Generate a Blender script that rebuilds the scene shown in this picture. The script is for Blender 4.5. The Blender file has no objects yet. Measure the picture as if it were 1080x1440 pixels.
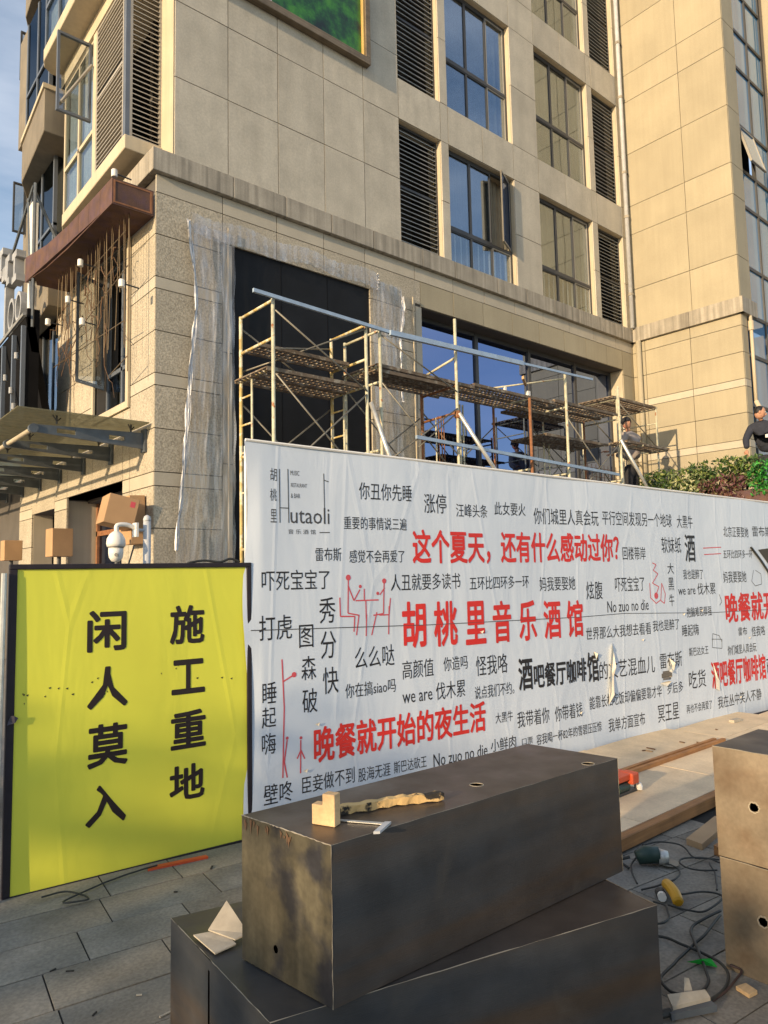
import bpy, math, random
import numpy as np
from mathutils import Vector, Matrix, noise
random.seed(7)
S = bpy.context.scene
COL = S.collection

# ------------------------------------------------------------------ camera, world, sun, exposure
cam = bpy.data.cameras.new('camera'); camo = bpy.data.objects.new('camera', cam); COL.objects.link(camo); S.camera = camo
cam.sensor_fit = 'VERTICAL'; cam.sensor_height = 36.0; cam.lens = 1003.687/1440*36
cam.clip_start = 0.05; cam.clip_end = 3000
def cam_matrix(yaw, pitch, roll):
    cy, sy = math.cos(yaw), math.sin(yaw)
    f = Vector((sy*math.cos(pitch), cy*math.cos(pitch), math.sin(pitch)))
    r0 = Vector((cy, -sy, 0)); u0 = r0.cross(f)
    r = math.cos(roll)*r0 + math.sin(roll)*u0; u = -math.sin(roll)*r0 + math.cos(roll)*u0
    m = Matrix(((r.x, u.x, -f.x, 0), (r.y, u.y, -f.y, 0), (r.z, u.z, -f.z, 1.55), (0, 0, 0, 1)))
    return m
camo.matrix_world = cam_matrix(0.705729, 0.088239, -0.021064)

SUN_EL, SUN_AZ = math.radians(13.0), math.radians(10.0)      # azimuth measured from -X towards -Y
to_sun = Vector((-math.cos(SUN_EL)*math.cos(SUN_AZ), -math.cos(SUN_EL)*math.sin(SUN_AZ), math.sin(SUN_EL)))
W = bpy.data.worlds.new('World'); S.world = W; W.use_nodes = True
wn, wl = W.node_tree.nodes, W.node_tree.links
sky = wn.new('ShaderNodeTexSky'); sky.sky_type = 'NISHITA'; sky.sun_disc = False
sky.sun_elevation = SUN_EL; sky.sun_rotation = math.atan2(to_sun.x, to_sun.y) % (2*math.pi)
sky.air_density = 1.0; sky.dust_density = 0.6; sky.ozone_density = 1.5
wtc = wn.new('ShaderNodeTexCoord'); wmap = wn.new('ShaderNodeMapping'); wmap.inputs['Scale'].default_value = (1.5, 1.5, 6)
wno = wn.new('ShaderNodeTexNoise'); wno.inputs['Scale'].default_value = 2.2; wno.inputs['Detail'].default_value = 6
wr = wn.new('ShaderNodeValToRGB'); wr.color_ramp.elements[0].position = 0.31; wr.color_ramp.elements[1].position = 0.70
wr.color_ramp.elements[1].color = (0.45, 0.45, 0.45, 1)
wmx = wn.new('ShaderNodeMixRGB'); wmx.inputs[2].default_value = (5.2, 5.3, 5.6, 1)
wl.new(wtc.outputs['Generated'], wmap.inputs[0]); wl.new(wmap.outputs[0], wno.inputs[0]); wl.new(wno.outputs[0], wr.inputs[0])
wl.new(wr.outputs[0], wmx.inputs[0]); wl.new(sky.outputs[0], wmx.inputs[1])
wl.new(wmx.outputs[0], wn['Background'].inputs[0]); wn['Background'].inputs[1].default_value = 0.15
sd = bpy.data.lights.new('sun', 'SUN'); so = bpy.data.objects.new('sun', sd); COL.objects.link(so)
sd.energy = 3.9; sd.color = (1.0, 0.75, 0.46); sd.angle = math.radians(0.6)
so.rotation_euler = to_sun.to_track_quat('Z', 'Y').to_euler(); so.location = (-10, -4, 12)
S.view_settings.view_transform = 'Standard'; S.view_settings.look = 'None'; S.view_settings.exposure = 0.66; S.view_settings.gamma = 1
S.view_settings.use_curve_mapping = False

# ------------------------------------------------------------------ materials
def new_mat(name):
    m = bpy.data.materials.new(name); m.use_nodes = True
    return m, m.node_tree.nodes, m.node_tree.links, m.node_tree.nodes['Principled BSDF']
def mat(name, col, rough=.8, metal=0., var=.12, ns=3., speck=0., ss=90., bump=.0, bs=60., objvar=.04, streak=0., col2=None, c2s=2., c2lo=.45, c2hi=.65, spec=.4, bdist=.004, sscale=(14, 14, .5)):
    m, n, l, b = new_mat(name)
    geo = n.new('ShaderNodeNewGeometry'); oi = n.new('ShaderNodeObjectInfo')
    off = n.new('ShaderNodeVectorMath'); off.operation = 'SCALE'; off.inputs[0].default_value = (13.1, 7.7, 9.3); l.new(oi.outputs['Random'], off.inputs['Scale'])
    add = n.new('ShaderNodeVectorMath'); add.operation = 'ADD'; l.new(geo.outputs['Position'], add.inputs[0]); l.new(off.outputs[0], add.inputs[1])
    P = add.outputs[0]
    def nz(scale, det=5, vec=None):
        t = n.new('ShaderNodeTexNoise'); t.inputs['Scale'].default_value = scale; t.inputs['Detail'].default_value = det
        l.new(vec or P, t.inputs['Vector']); return t.outputs[0]
    def rng(v, a, b_, lo=.3, hi=.7):
        t = n.new('ShaderNodeMapRange'); t.inputs[1].default_value = lo; t.inputs[2].default_value = hi
        t.inputs[3].default_value = a; t.inputs[4].default_value = b_; l.new(v, t.inputs[0]); return t.outputs[0]
    def mul(a, b_):
        t = n.new('ShaderNodeMath'); t.operation = 'MULTIPLY'; l.new(a, t.inputs[0]); l.new(b_, t.inputs[1]); return t.outputs[0]
    f = rng(nz(ns), 1-var, 1+var)
    if objvar: f = mul(f, rng(oi.outputs['Random'], 1-objvar, 1+objvar, 0, 1))
    if speck: f = mul(f, rng(nz(ss, 2), 1-speck, 1+speck))
    if streak:
        mp = n.new('ShaderNodeMapping'); mp.inputs['Scale'].default_value = sscale; l.new(P, mp.inputs[0])
        f = mul(f, rng(nz(1., 4, mp.outputs[0]), 1-streak, 1+streak*.4))
    base = n.new('ShaderNodeRGB'); base.outputs[0].default_value = (*col, 1); c = base.outputs[0]
    if col2:
        mx = n.new('ShaderNodeMixRGB'); l.new(rng(nz(c2s), 0, 1, c2lo, c2hi), mx.inputs[0]); l.new(c, mx.inputs[1]); mx.inputs[2].default_value = (*col2, 1); c = mx.outputs[0]
    sc = n.new('ShaderNodeVectorMath'); sc.operation = 'SCALE'; l.new(c, sc.inputs[0]); l.new(f, sc.inputs['Scale'])
    l.new(sc.outputs[0], b.inputs['Base Color'])
    b.inputs['Roughness'].default_value = rough; b.inputs['Metallic'].default_value = metal; b.inputs['Specular IOR Level'].default_value = spec
    if bump:
        bp = n.new('ShaderNodeBump'); bp.inputs['Strength'].default_value = bump; bp.inputs['Distance'].default_value = bdist
        l.new(nz(bs, 4), bp.inputs['Height']); l.new(bp.outputs[0], b.inputs['Normal'])
    return m
M = {}
M['granite'] = mat('rough_granite', (.40, .355, .275), .9, var=.10, ns=2, speck=.30, ss=42, bump=.7, bs=45, objvar=.05, bdist=.006)
M['band'] = mat('smooth_band_stone', (.45, .405, .32), .8, var=.06, ns=4, speck=.07, ss=80, bump=.15)
M['render'] = mat('weathered_stone_render', (.475, .435, .355), .85, var=.09, ns=2.6, speck=.08, ss=40, bump=.6, bs=7, objvar=.05, streak=.10, bdist=.006, sscale=(5, 5, .7))
M['tower'] = mat('cream_stone', (.365, .32, .225), .85, var=.08, ns=1.2, speck=.05, ss=60, bump=.25, bs=12, objvar=.045, streak=.05, bdist=.004)
M['cornice'] = mat('stained_cornice_stone', (.36, .325, .265), .85, var=.12, ns=4, speck=.08, ss=60, bump=.3, bs=20, streak=.38, objvar=.05)
M['joint'] = mat('dark_joint', (.07, .065, .055), .95)
M['cream'] = mat('cream_paint', (.50, .43, .31), .8, var=.08, ns=2, bump=.1, streak=.08)
M['slat'] = mat('taupe_aluminium_slat', (.36, .335, .29), .5, metal=.1, var=.08, bump=0)
M['slatd'] = mat('dark_grey_slat', (.30, .30, .28), .5, metal=.1, var=.08)
M['frame'] = mat('dark_window_frame', (.06, .062, .065), .45, metal=.2, var=.1)
M['bframe'] = mat('blue_grey_frame', (.13, .15, .18), .45, metal=.2, var=.1)
M['lframe'] = mat('light_reveal_frame', (.30, .28, .24), .5, metal=.2, var=.1)
M['dark'] = mat('dark_interior', (.010, .010, .011), .9, spec=.05)
M['room'] = mat('room_wall', (.10, .09, .08), .9)
M['blackboard'] = mat('black_coated_board', (.0075, .0085, .011), .7, var=.25, ns=3, speck=.2, ss=120, bump=.1, spec=.25)
M['corten'] = mat('rusty_corten_steel', (.105, .055, .038), .8, metal=.0, var=.25, ns=5, speck=.15, ss=70, bump=.2, col2=(.09, .05, .055), c2s=6)
M['steeltube'] = mat('galvanised_tube', (.55, .55, .52), .4, metal=.6, var=.15, ns=20)
M['yellowtube'] = mat('yellow_painted_tube', (.50, .37, .14), .5, var=.2, ns=14, col2=(.62, .56, .40), c2s=9, c2lo=.5, c2hi=.56)
M['paletube'] = mat('pale_scaffold_tube', (.50, .475, .34), .5, var=.2, ns=14, col2=(.35, .14, .05), c2s=11, c2lo=.62, c2hi=.68)
M['bluerail'] = mat('blue_grey_square_tube', (.36, .45, .56), .45, metal=.2, var=.12, ns=9)
M['brace'] = mat('dull_brace_tube', (.22, .205, .17), .5, metal=.4, var=.2, ns=12)
M['plank'] = mat('rusty_scaffold_plank', (.17, .125, .085), .75, metal=.2, var=.3, ns=12, col2=(.30, .26, .2), c2s=9, c2lo=.52, c2hi=.62)
M['rustytube'] = mat('rusty_tube', (.25, .11, .05), .75, var=.25, ns=15)
M['ink'] = mat('black_print', (.018, .016, .018), .5, var=.05, objvar=0)
M['inkthin'] = mat('grey_print', (.06, .06, .065), .5, var=.05, objvar=0)
M['red'] = mat('red_print', (.62, .028, .022), .5, var=.08, objvar=0)
M['redthin'] = mat('pink_red_print', (.58, .08, .10), .5, var=.05, objvar=0)
M['signink'] = mat('sign_black', (.022, .014, .014), .5, var=.1, objvar=0)
M['border'] = mat('black_sign_border', (.018, .013, .018), .6, var=.2, ns=20, bump=.2)
def steel_mat():
    m, n, l, b = new_mat('hot_rolled_sheet_steel'); geo = n.new('ShaderNodeNewGeometry'); oi = n.new('ShaderNodeObjectInfo')
    off = n.new('ShaderNodeVectorMath'); off.operation = 'SCALE'; off.inputs[0].default_value = (5, 7, 3); l.new(oi.outputs['Random'], off.inputs['Scale'])
    ad = n.new('ShaderNodeVectorMath'); ad.operation = 'ADD'; l.new(geo.outputs['Position'], ad.inputs[0]); l.new(off.outputs[0], ad.inputs[1])
    def nz(sc, scale, det=5, dist=0.):
        mp = n.new('ShaderNodeMapping'); mp.inputs['Scale'].default_value = sc; l.new(ad.outputs[0], mp.inputs[0])
        t = n.new('ShaderNodeTexNoise'); t.inputs['Scale'].default_value = scale; t.inputs['Detail'].default_value = det; t.inputs['Distortion'].default_value = dist; l.new(mp.outputs[0], t.inputs['Vector']); return t.outputs[0]
    r = n.new('ShaderNodeValToRGB'); e = r.color_ramp.elements; e[0].position = .36; e[0].color = (.045, .052, .062, 1); e[1].position = .70; e[1].color = (.098, .082, .064, 1)
    k = e.new(.46); k.color = (.066, .068, .072, 1); k = e.new(.57); k.color = (.092, .068, .05, 1); l.new(nz((.16, .25, 3.0), 1.25, 4, .25), r.inputs[0])
    g = n.new('ShaderNodeMapRange'); g.inputs[1].default_value = .35; g.inputs[2].default_value = .7; g.inputs[3].default_value = .88; g.inputs[4].default_value = 1.12; l.new(nz((1, 1, 1), 9, 8), g.inputs[0])
    d = n.new('ShaderNodeMapRange'); d.inputs[1].default_value = .60; d.inputs[2].default_value = .74; d.inputs[3].default_value = 0; d.inputs[4].default_value = .35; l.new(nz((1, 1, 1), 3.1, 8, 1.), d.inputs[0])
    sc = n.new('ShaderNodeVectorMath'); sc.operation = 'SCALE'; l.new(r.outputs[0], sc.inputs[0]); l.new(g.outputs[0], sc.inputs['Scale'])
    mx = n.new('ShaderNodeMixRGB'); mx.inputs[2].default_value = (.13, .118, .10, 1); l.new(d.outputs[0], mx.inputs[0]); l.new(sc.outputs[0], mx.inputs[1]); l.new(mx.outputs[0], b.inputs['Base Color'])
    ro = n.new('ShaderNodeMapRange'); ro.inputs[1].default_value = .35; ro.inputs[2].default_value = .65; ro.inputs[3].default_value = .36; ro.inputs[4].default_value = .58; l.new(nz((1, 1, 2), 5, 6), ro.inputs[0]); l.new(ro.outputs[0], b.inputs['Roughness'])
    b.inputs['Metallic'].default_value = .45; b.inputs['Specular IOR Level'].default_value = .5
    b1 = n.new('ShaderNodeBump'); b1.inputs['Strength'].default_value = .35; b1.inputs['Distance'].default_value = .012; l.new(nz((1, 1, 1), 2.6, 2), b1.inputs['Height'])
    b2 = n.new('ShaderNodeBump'); b2.inputs['Strength'].default_value = .25; b2.inputs['Distance'].default_value = .002; l.new(nz((1, 1, 14), 30, 3), b2.inputs['Height']); l.new(b1.outputs[0], b2.inputs['Normal']); l.new(b2.outputs[0], b.inputs['Normal'])
    return m
M['steelbox'] = steel_mat()
M['farstone'] = mat('dull_brown_stone', (.20, .175, .135), .85, var=.12, ns=3, streak=.1)  # bay stone darkened to stand in for shade cast by the near bay
M['steelend'] = mat('scorched_sheet_steel_end', (.10, .088, .058), .6, metal=.35, var=.28, ns=7, speck=.12, ss=60, objvar=.0, col2=(.03, .03, .035), c2s=6, c2lo=.5, c2hi=.62, streak=.4, sscale=(16, 16, 2.))
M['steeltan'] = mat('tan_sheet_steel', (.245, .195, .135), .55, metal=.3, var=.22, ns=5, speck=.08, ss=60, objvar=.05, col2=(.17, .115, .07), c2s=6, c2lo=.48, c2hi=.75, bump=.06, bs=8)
M['burr'] = mat('bright_cut_edge', (.30, .26, .20), .5, metal=.3, var=.2)
M['wood'] = mat('fresh_cut_timber', (.62, .42, .22), .7, var=.12, ns=6, streak=.2, sscale=(4, 60, 60))
M['beam'] = mat('orange_brown_timber', (.36, .17, .06), .7, var=.2, ns=7, streak=.25, sscale=(3, 60, 60))
M['deck'] = mat('pale_dusty_board', (.68, .53, .345), .85, var=.12, ns=5, speck=.06, ss=60, objvar=.05, bump=.1)
M['charred'] = mat('scorched_wood', (.60, .40, .17), .8, var=.2, ns=12, col2=(.03, .025, .02), c2s=17, c2lo=.53, c2hi=.57, bump=.4, bs=40)
M['paving'] = mat('grey_paving_stone', (.215, .192, .155), .85, var=.24, ns=4, speck=.18, ss=70, objvar=.12, bump=.25, bs=50, col2=(.20, .19, .17), c2s=1.5)
M['mortar'] = mat('dirt_joint', (.03, .028, .025), .95, var=.3)
M['asphalt'] = mat('grey_ground', (.25, .23, .2), .9, var=.15, ns=1, speck=.12, ss=40, bump=.2)
M['cable'] = mat('black_rubber_cable', (.028, .03, .028), .55, var=.1)
M['browncable'] = mat('brown_rubber_cable', (.06, .035, .03), .6, var=.1)
M['yellowplastic'] = mat('yellow_plastic', (.55, .29, .015), .45, var=.1)
M['greenplastic'] = mat('green_plastic', (.01, .30, .03), .45, var=.1)
M['greenbody'] = mat('dark_green_tool', (.02, .045, .038), .45, var=.1)
M['redplastic'] = mat('red_orange_paint', (.60, .09, .03), .5, var=.1)
M['white'] = mat('white_plastic', (.75, .72, .66), .4, var=.05)
M['offwhite'] = mat('grey_white_metal', (.48, .49, .5), .5, var=.1, ns=8)
M['cardboard'] = mat('brown_cardboard', (.44, .27, .14), .85, var=.08, ns=4, bump=.1)
M['cardshade'] = mat('tan_plywood', (.40, .27, .15), .85, var=.1, ns=4)
M['rag'] = mat('dirty_cream_card', (.42, .37, .29), .9, var=.2, ns=12, bump=.5, bs=25)
M['canopysteel'] = mat('blue_grey_painted_steel', (.10, .115, .13), .5, metal=.2, var=.2, ns=8)
M['twig'] = mat('dry_vine', (.12, .07, .04), .9, var=.2)
M['oldwhite'] = mat('weathered_grey_letter', (.30, .31, .32), .6, var=.2, ns=5)
M['wire'] = mat('bronze_wire', (.17, .125, .075), .5, metal=.5)
M['skin'] = mat('skin', (.42, .22, .14), .6, var=.05, ns=8)
M['hair'] = mat('black_hair', (.012, .011, .011), .6)
M['jacket'] = mat('grey_work_jacket', (.30, .265, .25), .9, var=.15, ns=9, bump=.6, bs=12, bdist=.02)
M['navy'] = mat('navy_work_jacket', (.028, .032, .048), .9, var=.15, ns=9, bump=.6, bs=12, bdist=.02)
M['trousers'] = mat('dark_trousers', (.025, .025, .03), .9, var=.2, ns=8)
M['tile'] = mat('red_roof', (.33, .10, .05), .8, var=.2)
M['pinkwall'] = mat('pink_far_wall', (.50, .33, .24), .85, var=.06)
M['curtain'] = mat('lace_curtain', (.36, .38, .36), .9, var=.25, ns=9, speck=.25, ss=45, streak=.25, sscale=(18, 18, .3))
M['curtain2'] = mat('beige_curtain', (.40, .36, .27), .9, var=.1, ns=4, streak=.3, sscale=(18, 18, .2))
M['blanket'] = mat('purple_grey_cloth', (.08, .07, .09), .9, var=.2, ns=8)
M['giltframe'] = mat('antique_bronze_moulding', (.20, .155, .105), .55, metal=.3, var=.2, ns=6, streak=.35, sscale=(1, 90, 90), bump=.3)
M['giltinner'] = mat('gold_inner_moulding', (.55, .37, .13), .45, metal=.3, var=.1)

def glass_mat(name, tint, gloss, gcol, rough=.02, body=(.02, .03, .04), wav=.0):
    m, n, l, b = new_mat(name)
    out = n['Material Output']; n.remove(b)
    tr = n.new('ShaderNodeBsdfTransparent'); tr.inputs[0].default_value = (*tint, 1)
    gl = n.new('ShaderNodeBsdfGlossy'); gl.inputs['Color'].default_value = (*gcol, 1); gl.inputs['Roughness'].default_value = rough
    mx = n.new('ShaderNodeMixShader'); mx.inputs[0].default_value = gloss
    if wav:
        geo = n.new('ShaderNodeNewGeometry'); t = n.new('ShaderNodeTexNoise'); t.inputs['Scale'].default_value = 1.3; t.inputs['Detail'].default_value = 1
        bp = n.new('ShaderNodeBump'); bp.inputs['Strength'].default_value = wav; bp.inputs['Distance'].default_value = .02
        l.new(geo.outputs['Position'], t.inputs['Vector']); l.new(t.outputs[0], bp.inputs['Height']); l.new(bp.outputs[0], gl.inputs['Normal'])
    l.new(tr.outputs[0], mx.inputs[1]); l.new(gl.outputs[0], mx.inputs[2]); l.new(mx.outputs[0], out.inputs['Surface'])
    return m
M['paleglass'] = glass_mat('pale_window_glass', (.75, .8, .82), .22, (.85, .92, 1.0), wav=.12)
M['whitecurtain'] = mat('white_curtain', (.62, .64, .66), .9, var=.08, streak=.2, sscale=(18, 18, .2))
M['glass'] = glass_mat('window_glass', (.62, .66, .68), .30, (.75, .86, 1.0), wav=.12)
M['mirror'] = glass_mat('dark_reflecting_glass', (.05, .06, .07), .42, (.42, .55, .95), rough=.01, wav=.06)
M['clearglass'] = glass_mat('clear_sash_glass', (.78, .80, .80), .14, (.8, .9, 1.0))
def blue_glass():
    m, n, l, b = new_mat('blue_coated_glass'); b.inputs['Base Color'].default_value = (.11, .28, .48, 1); b.inputs['Roughness'].default_value = .05
    b.inputs['Specular IOR Level'].default_value = .5; b.inputs['Coat Weight'].default_value = 1; b.inputs['Coat Roughness'].default_value = .02; b.inputs['Coat IOR'].default_value = 1.55; b.inputs['Coat Tint'].default_value = (.8, .92, 1, 1)
    return m
M['curtainwall'] = blue_glass()

M['darkglass'] = glass_mat('dark_bay_glass', (.25, .28, .28), .22, (.6, .7, .8), wav=.1)
def film_mat():
    m, n, l, b = new_mat('plastic_film'); out = n['Material Output']; n.remove(b)
    geo = n.new('ShaderNodeNewGeometry')
    mp = n.new('ShaderNodeMapping'); mp.inputs['Scale'].default_value = (10, 10, 1.3); mp.inputs['Rotation'].default_value = (0, math.radians(6), 0)
    t = n.new('ShaderNodeTexNoise'); t.inputs['Scale'].default_value = 1.6; t.inputs['Detail'].default_value = 5; t.inputs['Distortion'].default_value = .6
    l.new(geo.outputs['Position'], mp.inputs[0]); l.new(mp.outputs[0], t.inputs['Vector'])
    mr = n.new('ShaderNodeMapRange'); mr.inputs[1].default_value = .42; mr.inputs[2].default_value = .68; mr.inputs[3].default_value = .12; mr.inputs[4].default_value = .46
    l.new(t.outputs[0], mr.inputs[0])
    tr = n.new('ShaderNodeBsdfTransparent'); tr.inputs[0].default_value = (.93, .93, .94, 1)
    df = n.new('ShaderNodeBsdfDiffuse'); df.inputs[0].default_value = (.74, .73, .73, 1)
    tl = n.new('ShaderNodeBsdfTranslucent'); tl.inputs[0].default_value = (.5, .5, .5, 1)
    gl = n.new('ShaderNodeBsdfGlossy'); gl.inputs['Color'].default_value = (.9, .9, .9, 1); gl.inputs['Roughness'].default_value = .25
    a = n.new('ShaderNodeMixShader'); a.inputs[0].default_value = .3; l.new(df.outputs[0], a.inputs[1]); l.new(tl.outputs[0], a.inputs[2])
    b2 = n.new('ShaderNodeMixShader'); b2.inputs[0].default_value = .35; l.new(a.outputs[0], b2.inputs[1]); l.new(gl.outputs[0], b2.inputs[2])
    mx = n.new('ShaderNodeMixShader'); l.new(mr.outputs[0], mx.inputs[0]); l.new(tr.outputs[0], mx.inputs[1]); l.new(b2.outputs[0], mx.inputs[2])
    l.new(mx.outputs[0], out.inputs['Surface']); return m
M['film'] = film_mat()
M['filmedge'] = mat('bunched_white_film', (.72, .72, .73), .35, var=.1, ns=20)

def sheet_mat(name, col, dirt, bumpS=.5, bs=2.2, dist=.02, stain=.35, rough=.45):
    """printed vinyl: creases and folds as relief, dust as colour"""
    m, n, l, b = new_mat(name)
    geo = n.new('ShaderNodeNewGeometry')
    t = n.new('ShaderNodeTexNoise'); t.inputs['Scale'].default_value = 1.4; t.inputs['Detail'].default_value = 6; l.new(geo.outputs['Position'], t.inputs['Vector'])
    mr = n.new('ShaderNodeMapRange'); mr.inputs[1].default_value = .4; mr.inputs[2].default_value = .75; mr.inputs[3].default_value = 0; mr.inputs[4].default_value = stain; l.new(t.outputs[0], mr.inputs[0])
    mx = n.new('ShaderNodeMixRGB'); mx.inputs[1].default_value = (*col, 1); mx.inputs[2].default_value = (*dirt, 1); l.new(mr.outputs[0], mx.inputs[0]); l.new(mx.outputs[0], b.inputs['Base Color'])
    mp = n.new('ShaderNodeMapping'); mp.inputs['Scale'].default_value = (1.6, 1.6, .45); mp.inputs['Rotation'].default_value = (.2, .35, .1); l.new(geo.outputs['Position'], mp.inputs[0])
    t2 = n.new('ShaderNodeTexNoise'); t2.inputs['Scale'].default_value = bs; t2.inputs['Detail'].default_value = 3; t2.inputs['Distortion'].default_value = .8; l.new(mp.outputs[0], t2.inputs['Vector'])
    t3 = n.new('ShaderNodeTexVoronoi'); t3.feature = 'DISTANCE_TO_EDGE'; t3.inputs['Scale'].default_value = 1.1; l.new(mp.outputs[0], t3.inputs['Vector'])
    cl = n.new('ShaderNodeMapRange'); cl.inputs[1].default_value = 0; cl.inputs[2].default_value = .03; cl.inputs[3].default_value = .16; cl.inputs[4].default_value = 0; l.new(t3.outputs[0], cl.inputs[0])
    ad = n.new('ShaderNodeMath'); ad.operation = 'ADD'; l.new(t2.outputs[0], ad.inputs[0]); l.new(cl.outputs[0], ad.inputs[1])
    bp = n.new('ShaderNodeBump'); bp.inputs['Strength'].default_value = bumpS; bp.inputs['Distance'].default_value = dist; l.new(ad.outputs[0], bp.inputs['Height']); l.new(bp.outputs[0], b.inputs['Normal'])
    b.inputs['Roughness'].default_value = rough; b.inputs['Specular IOR Level'].default_value = .35
    return m
M['vinyl'] = sheet_mat('white_vinyl', (.60, .665, .75), (.50, .55, .62), .45)
M['yellowvinyl'] = sheet_mat('yellow_vinyl', (.72, .715, .075), (.64, .61, .065), .3, stain=.55)
M['vinylback'] = mat('cream_vinyl_back', (.75, .68, .55), .7)

def leaf_mat(name, cols):
    m, n, l, b = new_mat(name)
    geo = n.new('ShaderNodeNewGeometry'); r = n.new('ShaderNodeValToRGB'); r.color_ramp.interpolation = 'CONSTANT'
    while len(r.color_ramp.elements) < len(cols): r.color_ramp.elements.new(.5)
    for i, c in enumerate(cols):
        r.color_ramp.elements[i].position = i/len(cols); r.color_ramp.elements[i].color = (*c, 1)
    l.new(geo.outputs['Random Per Island'], r.inputs[0]); l.new(r.outputs[0], b.inputs['Base Color'])
    b.inputs['Roughness'].default_value = .55
    return m
M['leafg'] = leaf_mat('green_leaves', [(.03, .07, .015), (.05, .10, .02), (.10, .15, .03), (.02, .05, .015), (.20, .24, .06)])
M['leafc'] = leaf_mat('cream_variegated_leaves', [(.06, .10, .03), (.30, .32, .16), (.12, .16, .05), (.38, .38, .22), (.05, .08, .03)])
M['leafp'] = leaf_mat('purple_leaves', [(.09, .03, .04), (.14, .06, .05), (.06, .02, .03), (.12, .10, .04), (.16, .08, .08)])
M['leafb'] = leaf_mat('bright_green_leaves', [(.02, .20, .02), (.03, .26, .03), (.02, .14, .02), (.05, .30, .04), (.02, .10, .02)])

def art_mat():
    m, n, l, b = new_mat('faded_green_print'); geo = n.new('ShaderNodeNewGeometry')
    t = n.new('ShaderNodeTexNoise'); t.inputs['Scale'].default_value = 1.9; t.inputs['Detail'].default_value = 14; t.inputs['Roughness'].default_value = .68; l.new(geo.outputs['Position'], t.inputs['Vector'])
    r = n.new('ShaderNodeValToRGB'); e = r.color_ramp.elements
    e[0].position = .38; e[0].color = (.004, .014, .012, 1); e[1].position = .72; e[1].color = (.10, .30, .03, 1)
    k = e.new(.47); k.color = (.008, .06, .02, 1); k = e.new(.56); k.color = (.03, .17, .02, 1)
    l.new(t.outputs[0], r.inputs[0]); l.new(r.outputs[0], b.inputs['Base Color']); b.inputs['Roughness'].default_value = .4; return m
M['rim'] = mat('bright_torch_cut_rim', (.34, .29, .21), .7)
M['art'] = art_mat()
def dusty_glass():
    m, n, l, b = new_mat('dusty_canopy_glass'); out = n['Material Output']
    geo = n.new('ShaderNodeNewGeometry'); t = n.new('ShaderNodeTexNoise'); t.inputs['Scale'].default_value = 9; t.inputs['Detail'].default_value = 6; l.new(geo.outputs['Position'], t.inputs['Vector'])
    mr = n.new('ShaderNodeMapRange'); mr.inputs[1].default_value = .3; mr.inputs[2].default_value = .7; mr.inputs[3].default_value = .45; mr.inputs[4].default_value = .8; l.new(t.outputs[0], mr.inputs[0])
    tr = n.new('ShaderNodeBsdfTransparent'); tr.inputs[0].default_value = (.7, .72, .66, 1)
    tl = n.new('ShaderNodeBsdfTranslucent'); tl.inputs[0].default_value = (.40, .36, .24, 1)
    df = n.new('ShaderNodeBsdfDiffuse'); df.inputs[0].default_value = (.26, .24, .16, 1)
    a = n.new('ShaderNodeMixShader'); a.inputs[0].default_value = .5; l.new(df.outputs[0], a.inputs[1]); l.new(tl.outputs[0], a.inputs[2])
    mx = n.new('ShaderNodeMixShader'); l.new(mr.outputs[0], mx.inputs[0]); l.new(tr.outputs[0], mx.inputs[1]); l.new(a.outputs[0], mx.inputs[2]); l.new(mx.outputs[0], out.inputs['Surface']); return m
M['dusty'] = dusty_glass()

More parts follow.
